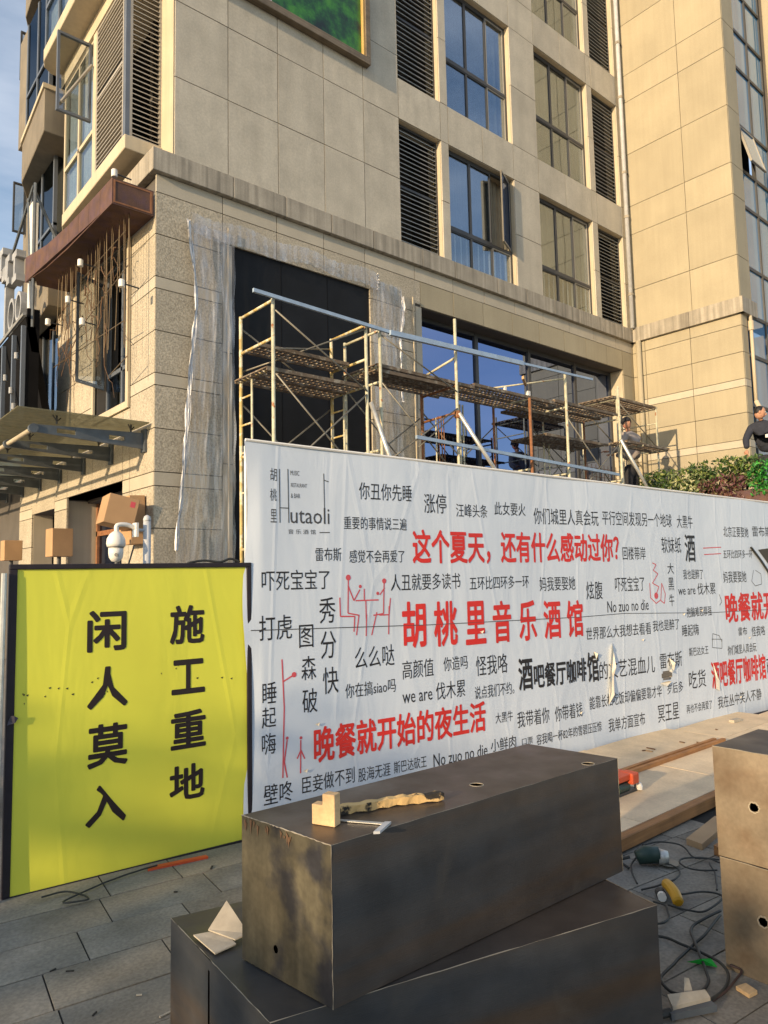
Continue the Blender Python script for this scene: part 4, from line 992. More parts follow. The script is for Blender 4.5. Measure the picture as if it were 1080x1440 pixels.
SP = Plane((.93, 4.03), (2.215, 3.91))
sb = thing('warning_board', tuple(SP.p(0, 0)), 'yellow construction warning board with black border and eight black Chinese characters', 'sign board')
vs = []; fs = []
for i in range(31):
    for j in range(31):
        s_ = -.01+1.315*i/30; z = -.02+1.655*j/30; vs.append(tuple(SP.p(s_, z)))
for i in range(30):
    for j in range(30): fs.append((i*31+j, (i+1)*31+j, (i+1)*31+j+1, i*31+j+1))
MB().add(vs, fs).build('yellow_sheet', M['yellowvinyl'], sb, smooth=True)
def strip(a0, a1, z0, z1, nm='border'):
    q = MB(); 
    P = [(a0, z0), (a1, z0), (a1, z1), (a0, z1)]
    q.add([tuple(SP.p(a, z, .010)-SP.n*wob(a, z)) for a, z in P]+[tuple(SP.p(a, z, -.03)-SP.n*wob(a, z)) for a, z in P], [(0, 1, 2, 3), (7, 6, 5, 4), (0, 4, 5, 1), (1, 5, 6, 2), (2, 6, 7, 3), (3, 7, 4, 0)])
    bevel(q.build(nm, M['border'], sb), .004)
strip(-.02, 1.315, 1.618, 1.645); strip(-.02, 1.315, -.03, .005); strip(-.02, .018, .005, 1.618); strip(1.285, 1.315, .005, 1.618)
for c, s0, s1, z0, z1 in SIGN_CHARS: put_text(SP, c, M['signink'], s0, s1, z0, z1, sb, .026, 'character', .0008)
for s_ in (.03, .65, 1.27):
    a = SP.p(s_, 0, -.06); MB().box(a.x-.02, a.x+.02, a.y-.02, a.y+.02, 0, 1.6).build('timber_stud', M['beam'], sb)
MB().add([tuple(SP.p(a, z, d)) for a, z, d in ((-.01, .86, .012), (.015, .885, .03), (.035, .87, .016), (.02, .85, .025), (-.015, .84, .02), (.0, .885, .02))], [(0, 1, 3), (1, 2, 3), (0, 3, 4), (0, 5, 1)]).build('torn_corner', M['blanket'], sb)
for i in range(22):
    a, z = rr.uniform(.05, 1.2), .97+rr.gauss(0, .035); w_ = rr.uniform(.004, .016)
    MB().add([tuple(SP.p(a, z, .0014)), tuple(SP.p(a+w_, z+.004, .0014)), tuple(SP.p(a+w_*.7, z-.008, .0014))], [(0, 1, 2)]).build('tear_mark', M['signink'], sb)
q = MB().tube([(.87, 4.0, 0), (.885, 4.02, 1.6)], .014, 8); tag(q.build('steel_pole', M['steeltube'], origin=(.87, 4, 0)), 'thin grey steel pole standing against the left edge of the yellow board', 'pole')
# ------------------------------------------------------------------ scaffolding
def h_frame(zl, m1, m2, y0=7.1, y1=7.87, z0=0., rungs=(), inner=True, name='frame'):
    """welded end frame in the plane X = 0; returns list of (name, mesh)"""
    out = []
    out.append(('post', MB().tube([(0, y0, z0), (0, y0, zl)], .023, 10).mesh('post', m1, smooth=True)))
    out.append(('post', MB().tube([(0, y1, z0), (0, y1, zl)], .023, 10).mesh('post', m2, smooth=True)))
    for z in rungs: out.append(('rung', MB().tube([(0, y0, z), (0, y1, z)], .019, 8).mesh('rung', m2, smooth=True)))
    if inner:
        out.append(('inner_post', MB().tube([(0, y1-.27, rungs[2] if len(rungs) > 2 else zl-.5), (0, y1-.27, z0+2.0)], .015, 8).mesh('inner_post', m1, smooth=True)))
        for z in (3.1, 3.45, 3.8, 2.6): out.append(('small_rung', MB().tube([(0, y1-.27, z), (0, y1, z+.0)], .012, 6).mesh('small_rung', m2)))
    return out
def add_frame(sc, x, parts):
    for n_, me in parts: place(n_, me, sc, (x, 0, 0) if False else (x, 0, 0))
def plank_mesh(L, w=.37):
    q = MB()
    for y in (0, w): q.box(0, L, y-.012, y+.012, -.045, 0)
    for y in (w*.25, w*.5, w*.75): q.box(0, L, y-.008, y+.008, -.03, -.008)
    n = int(L/.085)
    for i in range(n+1): x = L*i/n; q.box(x-.009, x+.009, 0, w, -.02, -.004)
    return q.mesh('plank', M['plank'])
def planks(sc, x0, x1, z, y0=7.12, n=2):
    me = plank_mesh(x1-x0)
    for i in range(n): place('plank', me, sc, (x0, y0+i*.385, z), rot=(0, random.uniform(-.004, .004), 0))
def tb(sc, pts, r, m, name='brace'): MB().tube(pts, r, 8).build(name, m, sc, smooth=True)
ta = thing('scaffold_tower', (4.38, 7.1, 0), 'scaffold tower with yellow end rails in front of the black board', 'scaffold')
fa = h_frame(4.86, M['paletube'], M['yellowtube'], rungs=(4.84, 4.38, 4.02, 3.05, 1.9))
for x in (4.38, 5.80): add_frame(ta, x, fa)
planks(ta, 4.42, 5.78, 4.42, 7.45, 1); planks(ta, 4.3, 5.75, 4.03)
for p in ([(4.4, 7.08, 4.72), (5.78, 7.08, 3.95)], [(4.4, 7.9, 4.72), (5.78, 7.9, 4.0)], [(4.4, 7.08, 3.95), (5.78, 7.08, 2.7)], [(4.4, 7.9, 3.75), (5.78, 7.9, 2.6)], [(4.4, 7.08, 2.7), (5.78, 7.08, 3.9)], [(4.4, 7.9, 2.75), (5.78, 7.9, 3.85)],
          [(4.4, 7.9, 4.15), (5.78, 7.08, 4.78)], [(4.4, 7.08, 4.25), (5.78, 7.9, 4.72)]): tb(ta, p, .011, M['brace'])
tc = thing('scaffold_tower', (6.04, 7.1, 0), 'long scaffold with rusty grille deck in front of the shop window', 'scaffold')
fb_ = h_frame(4.85, M['paletube'], M['paletube'], rungs=(4.82, 4.34, 4.12, 3.2, 1.9), inner=False)
add_frame(tc, 6.04, fb_)
fc = h_frame(5.3, M['paletube'], M['paletube'], rungs=(4.72, 4.33, 3.9, 2.6), inner=True)
tb(tc, [(7.5, 7.1, 0), (7.5, 7.1, 5.3)], .023, M['paletube'], 'post'); tb(tc, [(7.52, 7.87, 0), (7.52, 7.87, 4.34)], .023, M['rustytube'], 'post')
for z, m in ((4.72, 'paletube'), (4.30, 'rustytube'), (3.9, 'rustytube')): tb(tc, [(7.5, 7.1, z), (7.52, 7.87, z-.02 if z < 4.7 else 4.58)], .019, M[m], 'rung')
tb(tc, [(7.5, 7.55, 3.9), (7.5, 7.55, 2.5)], .012, M['paletube'], 'inner_post')
for x, zt_, m in ((9.2, 4.36, 'rustytube'), (10.2, 4.93, 'paletube'), (11.85, 4.97, 'paletube')):
    tb(tc, [(x, 7.1, 0), (x, 7.1, zt_)], .024, M[m], 'post'); tb(tc, [(x, 7.87, 0), (x, 7.87, min(zt_, 4.5))], .021, M['rustytube'], 'post')
    for z in (4.35, 3.2, 2.3): tb(tc, [(x, 7.1, z), (x, 7.87, z)], .017, M['paletube'], 'rung')
tb(tc, [(10.2, 7.1, 4.85), (8.9, 7.87, 4.62)], .014, M['paletube'], 'rung')
planks(tc, 6.0, 7.9, 4.37); planks(tc, 7.9, 9.9, 4.405); planks(tc, 9.9, 11.85, 4.45)
planks(tc, 6.0, 7.4, 4.30, 7.12, 1); planks(tc, 9.4, 11.0, 4.32, 7.5, 1)
planks(tc, 10.0, 11.9, 3.93, 7.4, 2)
for p in ([(6.05, 7.08, 4.75), (7.48, 7.08, 4.2)], [(6.05, 7.08, 4.1), (7.48, 7.08, 2.9)], [(6.05, 7.9, 4.2), (7.5, 7.9, 2.9)], [(6.05, 7.9, 2.9), (7.5, 7.9, 3.95)], [(6.05, 7.08, 3.0), (7.48, 7.08, 3.95)], [(7.5, 7.9, 4.1), (9.2, 7.9, 2.8)], [(7.5, 7.9, 2.7), (9.2, 7.9, 4.0)],
          [(10.2, 7.9, 4.2), (11.8, 7.9, 2.8)], [(10.2, 7.9, 2.8), (11.8, 7.9, 4.1)], [(10.2, 7.08, 4.15), (11.82, 7.08, 2.8)], [(10.2, 7.08, 2.7), (11.82, 7.08, 3.9)], [(6.7, 7.1, 3.3), (7.48, 7.1, 3.88)], [(9.2, 7.08, 4.2), (10.2, 7.87, 3.3)]): tb(tc, p, .011, M['brace'])
for p in ([(7.49, 7.06, 3.88), (8.45, 6.85, 2.6)], [(5.83, 7.06, 3.8), (6.2, 6.85, 2.5)], [(11.8, 7.06, 3.95), (12.85, 6.9, 2.6)]): tb(tc, p, .030, M['steeltube'], 'raking_prop')
MB().lathe((7.5, 7.1, 3.86), [(.04, -.05), (.055, -.02), (.055, .04), (.035, .06)], 10).build('coupler', M['rustytube'], tc)
for x in (7.3, 7.36, 7.41): tb(tc, [(x, 7.3, 3.85), (x+.01, 7.3, 3.1-.1*random.random())], .008, M['rustytube'], 'hanging_rod')
for x, z0 in ((8.4, 4.3), (8.47, 4.3), (10.6, 4.35), (10.75, 3.9), (11.3, 3.9)): tb(tc, [(x, 7.9, z0), (x, 7.9, 1.5)], .016, M['paletube'], 'inner_post')
td = thing('scaffold_tower', (12.4, 7.5, 0), 'short scaffold bay at the right with a worker behind its deck', 'scaffold')
for x, y in ((12.45, 7.5), (13.95, 7.5), (12.45, 8.3), (13.95, 8.3)): tb(td, [(x, y, 0), (x, y, 5.1 if y < 8 and x < 13 else 4.95)], .020, M['paletube'], 'post')
for x in (12.45, 13.95):
    for z in (4.9, 4.6, 4.02, 3.1): tb(td, [(x, 7.5, z), (x, 8.3, z)], .014, M['paletube'], 'rung')
planks(td, 12.3, 13.98, 4.95, 7.5, 2); planks(td, 11.9, 13.45, 3.95, 7.0, 1); tb(td, [(13.42, 6.98, 3.9), (13.42, 7.5, 3.9)], .014, M['paletube'], 'rung'); tb(td, [(12.45, 6.98, 3.9), (12.45, 7.5, 3.9)], .014, M['paletube'], 'rung')
tb(td, [(12.5, 7.5, 4.85), (13.9, 7.5, 4.1)], .011, M['brace']); tb(td, [(12.5, 8.3, 4.85), (13.9, 8.3, 4.1)], .011, M['brace']); tb(td, [(12.5, 7.5, 3.9), (13.9, 7.5, 3.0)], .011, M['brace'])
mesh_ = MB()
for i in range(9): mesh_.tube([(12.6+i*.15, 8.32, 2.9), (12.6+i*.15, 8.32, 3.75)], .007, 4)
for i in range(5): mesh_.tube([(12.6, 8.32, 2.95+i*.18), (13.85, 8.32, 2.95+i*.18)], .005, 4)
mesh_.build('mesh_guard', M['rustytube'], td)
planks(td, 12.3, 13.98, 2.75, 7.52, 2)
# loose tubes laid along the scaffolds
for i, (a, c, r, lab) in enumerate([((4.08, 7.04, 4.87), (6.4, 7.04, 4.80), .022, 'blue grey square tube resting on the left scaffold posts'), ((6.15, 7.02, 4.79), (8.95, 7.02, 4.87), .034, 'thick blue grey rail tied along the middle scaffold'),
                                   ((8.9, 7.02, 4.87), (10.9, 7.02, 4.93), .018, 'thin pale rail on the scaffold next to the worker'), ((6.59, 7.02, 3.42), (11.6, 7.02, 3.28), .024, 'low blue grey rail crossing the scaffold just above the hoarding')]):
    v = Vector(c)-Vector(a); q = MB(); n_ = Vector((0, 1, 0))*r*.8; z_ = Vector((0, 0, r))
    P = [Vector(a)-n_-z_, Vector(a)+n_-z_, Vector(a)+n_+z_, Vector(a)-n_+z_]; q.extr(P, v)
    tag(q.build('steel_tube', M['bluerail'], origin=a), lab, 'tube')
tag(MB().extr([(8.95, 7.0, 4.62), (8.97, 7.06, 4.62), (8.97, 7.06, 4.67), (8.95, 7.0, 4.67)], (.45, .3, .02)).build('timber_offcut', M['wood'], origin=(8.95, 7, 4.6)), 'bright orange lit timber offcut lying on the scaffold deck', 'timber')
tag(MB().box(8.72, 8.76, 7.2, 7.24, 4.42, 4.5).box(9.3, 9.36, 7.2, 7.25, 4.44, 4.52).build('paper_cup', M['white'], origin=(8.7, 7.2, 4.42)), 'small white cups standing on the middle scaffold deck', 'cup')
rc = tag(MB().lathe((5.9, 6.95, 2.9), [(.11, 0), (.13, .03), (.12, .10), (.07, .17), (.02, .19)], 16).build('red_helmet', M['redplastic'], smooth=True, origin=(5.9, 6.95, 2.9)), 'red helmet hanging behind the top edge of the white hoarding', 'helmet')
tb(ta, [(5.9, 7.1, 2.95), (5.9, 6.9, 2.95)], .012, M['brace'], 'hook')

# ------------------------------------------------------------------ plastic film round the black opening
def film(name, cols, n, m, label, amp=.014, seed=1):
    """cols: list of (x_left, x_right, z) rows from top to bottom; film hangs in front of the wall with vertical folds"""
    rs = random.Random(seed); q = MB(); vs = []; fs = []; R = len(cols)
    ph = [rs.uniform(0, 6) for _ in range(4)]
    for j, (x0, x1, z) in enumerate(cols):
        for i in range(n+1):
            t = i/n; x = x0+(x1-x0)*t
            d = amp*(math.sin(t*38+ph[0]+j*.12)+.6*math.sin(t*71+ph[1]-j*.3)+.5*math.sin(t*17+ph[2]+j*.5))
            e = .02*math.sin(j*2.1+i)
            vs.append((x+.01*math.sin(j*1.3+t*9), F-.05-abs(d)*1.2-.01, z+.4*e))
    for j in range(R-1):
        for i in range(n): a = j*(n+1)+i; fs.append((a, a+1, a+n+2, a+n+1))
    o = q.add(vs, fs).build(name, m, None, smooth=True, origin=(cols[0][0], F-.05, cols[-1][2])); tag(o, label, 'plastic film', 'clear plastic film taped round the black board'); return o
def interp(rows, k=34):
    zs_ = [r[2] for r in rows]; out = []
    for i in range(k+1):
        z = zs_[0]+(zs_[-1]-zs_[0])*i/k
        for a, c in zip(rows[:-1], rows[1:]):
            if a[2] >= z >= c[2]:
                t = (a[2]-z)/(a[2]-c[2]); out.append((a[0]+(c[0]-a[0])*t, a[1]+(c[1]-a[1])*t, z)); break
    return out
film('plastic_film', interp([(4.0, 4.72, 6.32), (4.1, 4.70, 5.6), (4.13, 4.70, 5.0), (4.04, 4.70, 4.3), (3.98, 4.70, 3.3), (3.85, 4.70, 1.9), (3.83, 4.70, 1.2)]), 40, M['film'], 'clear plastic film hanging down left of the black board', seed=2)
film('plastic_film', interp([(7.15, 7.82, 6.35), (7.2, 7.86, 6.0), (7.2, 7.77, 5.6), (7.2, 7.79, 4.5), (7.2, 7.80, 3.0), (7.2, 7.78, 2.0)]), 30, M['film'], 'clear plastic film hanging down right of the black board', seed=5)
q = MB(); vs = []; fs = []; n = 70; rs = random.Random(9)
for i in range(n+1):
    t = i/n; x = 4.05+3.25*t
    for j in range(7):
        k = j/6; z = 6.46-.03*math.sin(t*19)-k*(.27+.03*math.sin(t*7)); vs.append((x+.01*math.sin(j+i), F-.06-.03*abs(math.sin(i*.9+j*1.4))-.015*rs.random(), z))
for i in range(n):
    for j in range(6): a = i*7+j; fs.append((a, a+1, a+8, a+7))
tag(q.add(vs, fs).build('plastic_film', M['film'], smooth=True, origin=(4, F-.06, 6.2)), 'crumpled strip of clear film along the top of the black board', 'plastic film', 'clear plastic film taped round the black board')
def edge_strip(rows, label, wdt=.05, seed=1):
    film('film_edge', interp([(x-wdt/2, x+wdt/2, z) for x, z in rows], 40), 9, M['filmedge'], label, .02, seed)
edge_strip([(4.0, 6.33), (4.12, 5.5), (4.12, 5.0), (4.04, 4.3), (3.98, 3.3), (3.85, 1.8)], 'bunched white edge of the plastic film left of the black board', .05, 3)
edge_strip([(7.83, 6.2), (7.86, 5.9), (7.78, 5.5), (7.79, 4.4)], 'bunched white film edge right of the black board', .035, 4)
edge_strip([(7.30, 6.46), (7.31, 6.18)], 'short white film tail at the top right corner of the black board', .04, 6)
for x, z0, z1, lab in ((4.62, 1.2, 6.42, 'straight thin white batten at the left side of the black board'), (8.11, 2.2, 6.28, 'straight pale batten standing left of the shop window')):
    tag(MB().box(x-.008, x+.008, F-.05, F-.03, z0, z1).build('batten', M['cream'], origin=(x, F-.05, z0)), lab, 'batten')

# ------------------------------------------------------------------ framed picture high on the wall
pf = thing('framed_picture', (6, F-.1, 10.0), 'big green landscape print in a carved bronze frame high on the wall', 'picture')
MB().box(4.0, 7.12, F-.035, F-.03, 10.15, 14.6).build('print', M['art'], pf)
fr = lambda x0, x1, z0, z1, d0, d1, nm, m: bevel(MB().box(x0, x1, F+d0, F+d1, z0, z1).build(nm, m, pf), .008)
fr(3.9, 7.22, 10.02, 10.14, -.12, -.005, 'bottom_moulding', M['giltframe']); fr(7.12, 7.22, 10.14, 14.7, -.12, -.005, 'side_moulding', M['giltframe'])
fr(3.9, 4.0, 10.14, 14.7, -.12, -.005, 'side_moulding', M['giltframe']); fr(3.9, 7.22, 14.7, 14.8, -.12, -.005, 'top_moulding', M['giltframe'])
fr(4.0, 7.05, 10.14, 10.17, -.075, -.036, 'inner_moulding', M['giltinner']); fr(7.08, 7.118, 10.14, 14.6, -.095, -.036, 'inner_moulding', M['giltinner'])
MB().add([(4.0, F-.04, 10.2), (5.35, F-.04, 10.2), (5.36, F-.045, 10.55), (5.0, F-.04, 10.8), (4.0, F-.04, 10.9)], [(0, 1, 2, 3, 4)]).build('pale_patch', M['offwhite'], pf)

# ------------------------------------------------------------------ entrance canopy with corten planter, hedge
ec = thing('entrance_canopy', (13.2, 5, 0), 'entrance canopy slab with rusty brown planter fascia at right', 'canopy')
for i in range(4):
    y = 7.35-i*1.0; MB().box(13.14, 13.17, y-.995, y, 2.62, 2.92).build('fascia_plate', M['corten'], ec)
MB().box(13.17, 15.18, 3.35, 7.35, 2.55, 2.62).build('slab', M['corten'], ec); MB().box(13.12, 13.22, 3.35, 7.35, 2.57, 2.615).build('edge_trim', M['cream'], ec)
MB().box(13.15, 13.6, 3.4, 7.3, 2.62, 2.86).build('soil', M['mortar'], ec)
MB().box(13.62, 15.18, 3.35, YT-.02, 2.62, 2.80).build('deck', M['deck'], ec)
for x, y in ((13.3, 7.2), (13.3, 3.6), (14.9, 3.6)): MB().box(x-.08, x+.08, y-.08, y+.08, 0, 2.55).build('column', M['corten'], ec)
def foliage(x0, x1, y0, y1, z0, ztop_f, n, m, size, label, name, seed, group=None):
    rs = np.random.RandomState(seed); k = 0; V = []; Fc = []
    while k < n:
        x = rs.uniform(x0, x1); y = rs.uniform(y0, y1); h = ztop_f(y, x)
        z = rs.uniform(z0, h)
        if noise.noise(Vector((x*5, y*5, z*5))) < -.25: continue
        d = rs.normal(size=3); d /= np.linalg.norm(d); e = np.cross(d, rs.normal(size=3)); e /= np.linalg.norm(e); s_ = size*rs.uniform(.6, 1.3)
        c = np.array([x, y, z]); f_ = np.cross(d, e)*.15*s_
        V += [c-d*s_, c+e*s_*.42+f_, c+d*s_, c-e*s_*.42+f_]; Fc.append((4*k, 4*k+1, 4*k+2, 4*k+3)); k += 1
    me = bpy.data.meshes.new(name); me.from_pydata([tuple(v-np.array([x0, y0, z0])) for v in V], [], Fc); me.materials.append(m)
    o = bpy.data.objects.new(name, me); COL.objects.link(o); o.location = (x0, y0, z0); WL[o.name] = Vector((x0, y0, z0))
    return tag(o, label, 'hedge', group, kind='stuff')
hz = lambda y, x: 3.50+.10*noise.noise(Vector((y*2.3, x*3, 1)))+.05*noise.noise(Vector((y*9, x*9, 4)))
foliage(13.12, 13.62, 6.55, 7.55, 2.8, lambda y, x: hz(y, x)-.02, 1500, M['leafg'], .045, 'dark green leafy hedge at the scaffold end of the planter', 'hedge', 1)
foliage(13.08, 13.55, 6.15, 6.9, 2.78, lambda y, x: hz(y, x)-.12, 900, M['leafc'], .05, 'cream variegated bushes in the middle of the planter', 'hedge', 2)
foliage(13.16, 13.62, 5.2, 6.6, 3.0, lambda y, x: hz(y, x)+.05, 1700, M['leafg'], .05, 'glossy green hedge along the back of the planter', 'hedge', 3)
foliage(13.06, 13.45, 5.45, 6.3, 2.78, lambda y, x: 3.22+.05*math.sin(y*9), 1100, M['leafp'], .045, 'purple leaved plants low in the planter', 'hedge', 4)
foliage(13.06, 13.6, 4.2, 5.4, 2.82, lambda y, x: hz(y, x)-.08, 2600, M['leafb'], .035, 'bright green fine leaved hedge at the right end of the planter', 'hedge', 6)

foliage(-17.0, -15.4, -14, 5, 0.3, lambda y, x: 4.85+.55*noise.noise(Vector((y*.9, x, 2)))+.25*noise.noise(Vector((y*3, x*2, 7))), 9000, M['leafg'], .17, 'loose row of foliage added out of view to shade the foreground', 'street_hedge', 8)  # unseen leaf row, added to cast the soft-edged foreground shade

# ------------------------------------------------------------------ people
def skin(name, verts, edges, radii, m, parent, sub=2):
    me = bpy.data.meshes.new(name); base = WL[parent.name]; me.from_pydata([tuple(Vector(v)-base) for v in verts], edges, [])
    o = bpy.data.objects.new(name, me); COL.objects.link(o)
    sk = o.modifiers.new('s', 'SKIN'); sk.use_smooth_shade = True
    for i, r in enumerate(radii):
        r = r if isinstance(r, tuple) else (r, r); me.skin_vertices[0].data[i].radius = r; me.skin_vertices[0].data[i].use_root = (i == 0)
    sb_ = o.modifiers.new('b', 'SUBSURF'); sb_.levels = sub; sb_.render_levels = sub
    dg = bpy.context.evaluated_depsgraph_get(); m2 = bpy.data.meshes.new_from_object(o.evaluated_get(dg)); o.modifiers.clear()
    o.data = m2; m2.materials.clear(); m2.materials.append(m); m2.polygons.foreach_set('use_smooth', [True]*len(m2.polygons)); bpy.data.meshes.remove(me)
    o.parent = parent; WL[o.name] = base.copy(); return o
def head(c, fwd, parent, hairm, capm=None, s=.118):
    c = Vector(c); f = Vector(fwd).normalized(); r = f.cross(Vector((0, 0, 1))).normalized(); u = r.cross(f).normalized()
    def E(ctr, a, b_, h, m, nm, zmin=-2, nseg=16, par=parent):
        q = MB(lambda x, y, z: c+r*x+f*y+u*z); vs = []; fs = []
        for i in range(nseg+1):
            th = math.pi*i/nseg
            for k in range(nseg):
                w_ = 2*math.pi*k/nseg; vs.append((ctr[0]+a*(math.sin(th) if h*math.cos(th) > zmin else .85*math.sin(th))*math.cos(w_), ctr[1]+b_*(math.sin(th) if h*math.cos(th) > zmin else .85*math.sin(th))*math.sin(w_), ctr[2]+max(h*math.cos(th), zmin)))
        for i in range(nseg):
            for k in range(nseg): fs.append((i*nseg+k, i*nseg+(k+1) % nseg, (i+1)*nseg+(k+1) % nseg, (i+1)*nseg+k))
        return q.add(vs, fs).build(nm, m, par, smooth=True)
    hd = E((0, 0, 0), .078, .095, s, M['skin'], 'head')
    E((0, .095, -.01), .013, .022, .024, M['skin'], 'nose', par=hd)
    for sx in (-1, 1):
        E((sx*.080, -.005, 0), .012, .02, .032, M['skin'], 'ear', par=hd); E((sx*.03, .082, .025), .012, .010, .007, M['white'], 'eye', par=hd)
    E((0, .086, -.052), .026, .009, .007, M['redthin'], 'mouth', par=hd)
    E((0, -.024, .030), .083, .086, .100, hairm, 'hair', par=hd)
    if capm:
        cp = E((0, -.002, .045), .095, .108, .085, capm, 'cap', zmin=0., par=hd); MB(lambda x, y, z: c+r*x+f*y+u*z).add([(-.07, .09, .045), (.07, .09, .045), (.045, .17, .035), (-.045, .17, .035), (-.07, .09, .055), (.07, .09, .055), (.045, .17, .043), (-.045, .17, .043)],
            [(0, 3, 2, 1), (4, 5, 6, 7), (0, 1, 5, 4), (1, 2, 6, 5), (2, 3, 7, 6), (3, 0, 4, 7)]).build('cap_peak', capm, hd)
def hand(wr_, d, side, parent):
    w_ = Vector(wr_); d = Vector(d).normalized(); s = Vector(side).normalized(); vs = [w_, w_+d*.045, w_+d*.09]; es = [(0, 1), (1, 2)]; rad = [(.024, .018), (.036, .016), (.036, .014)]
    nrm = d.cross(s).normalized()
    for i, L in enumerate((.065, .075, .07, .055)):
        o = s*(.027-.018*i); k = len(vs); vs += [w_+d*.095+o, w_+d*(.095+L*.5)+o+nrm*.008, w_+d*(.095+L)+o+nrm*.03]; es += [(2, k), (k, k+1), (k+1, k+2)]; rad += [.0095, .009, .0075]
    k = len(vs); vs += [w_+d*.05+s*.045, w_+d*.09+s*.062+nrm*.015]; es += [(1, k), (k, k+1)]; rad += [.012, .009]
    return skin('hand', [tuple(v) for v in vs], es, rad, M['skin'], parent, 1)
# worker on the scaffold, back to the camera, head bent left
P0 = Vector((13.12, 7.62, 2.77))
w1 = thing('person', tuple(P0), 'worker in grey jacket and dark cap standing on the right scaffold, looking down', 'person')
B = lambda x, y, z: tuple(P0+Vector((x, y, z)))
skin('trousers', [B(0, 0, .92), B(-.03, 0, .80), B(-.12, .02, .72), B(-.15, 0, .45), B(-.15, .02, .08), B(.10, .02, .72), B(.12, .0, .45), B(.12, .02, .08), B(-.2, -.02, .04), B(.06, -.03, .04)],
     [(0, 1), (1, 2), (2, 3), (3, 4), (1, 5), (5, 6), (6, 7), (4, 8), (7, 9)], [(.15, .12), .13, .10, .075, .055, .10, .075, .055, .045, .045], M['trousers'], w1)
skin('jacket', [B(0, 0, .98), B(-.01, 0, 1.12), B(-.03, 0, 1.32), B(-.05, 0, 1.48), B(-.08, 0, 1.57), B(-.27, -.02, 1.47), B(-.34, .02, 1.22), B(-.40, .20, 1.16), B(.18, .0, 1.46), B(.25, .06, 1.22), B(.16, .24, 1.14), B(-.04, .34, 1.14)],
     [(0, 1), (1, 2), (2, 3), (3, 4), (3, 5), (5, 6), (6, 7), (3, 8), (8, 9), (9, 10), (10, 11)], [(.20, .16), (.19, .155), (.21, .155), (.18, .12), .07, .09, .078, .06, .095, .08, .068, .055], M['jacket'], w1)
skin('neck', [B(-.09, 0, 1.56), B(-.13, -.01, 1.66)], [(0, 1)], [.055, .052], M['skin'], w1, 1)
head(B(-.16, -.01, 1.73), (-.85, .25, -.35), w1, M['hair'], M['trousers'])
hand(B(-.42, .24, 1.16), (-.6, .6, .1), (.5, .6, 0), w1); hand(B(-.09, .36, 1.14), (-1, .2, 0), (.1, .8, .4), w1)
# worker bending by the glass at the right edge
P0 = Vector((14.05, 5.45, 2.80)); B = lambda x, y, z: tuple(P0+Vector((x, y, z)))
w2 = thing('person', tuple(P0), 'black haired worker in navy jacket bending behind the bright green hedge', 'person')
skin('trousers', [B(.15, 0, .86), B(.12, 0, .76), B(.02, .10, .68), B(.02, .12, .40), B(.05, .1, .08), B(.10, -.12, .68), B(.06, -.12, .40), B(.1, -.12, .08), B(-.04, .1, .04), B(.0, -.12, .04)],
     [(0, 1), (1, 2), (2, 3), (3, 4), (1, 5), (5, 6), (6, 7), (4, 8), (7, 9)], [.14, .13, .10, .075, .055, .10, .075, .055, .045, .045], M['trousers'], w2)
skin('jacket', [B(.15, 0, .90), B(.12, -.02, 1.08), B(.02, -.02, 1.28), B(-.04, -.02, 1.40), B(-.10, -.02, 1.48), B(-.10, .17, 1.36), B(-.24, .22, 1.15), B(-.36, .16, .96), B(.02, -.22, 1.34), B(.06, -.3, 1.1), B(-.08, -.3, .92)],
     [(0, 1), (1, 2), (2, 3), (3, 4), (3, 5), (5, 6), (6, 7), (3, 8), (8, 9), (9, 10)], [(.17, .2), (.17, .19), (.16, .2), (.13, .16), .06, .085, .065, .05, .085, .065, .05], M['navy'], w2)
skin('neck', [B(-.10, -.02, 1.47), B(-.14, -.03, 1.56)], [(0, 1)], [.055, .05], M['skin'], w2, 1)
head(B(-.17, -.04, 1.62), (.35, -.85, -.25), w2, M['hair'])
hand(B(-.38, .15, .93), (-.5, -.1, -.8), (.2, .8, 0), w2); hand(B(-.1, -.3, .9), (-.6, 0, -.7), (0, -1, 0), w2)
MB(lambda x, y, z: B(x, y, z)).box(-.18, -.13, -.21, -.11, 1.14, 1.2).build('badge', M['white'], w2)

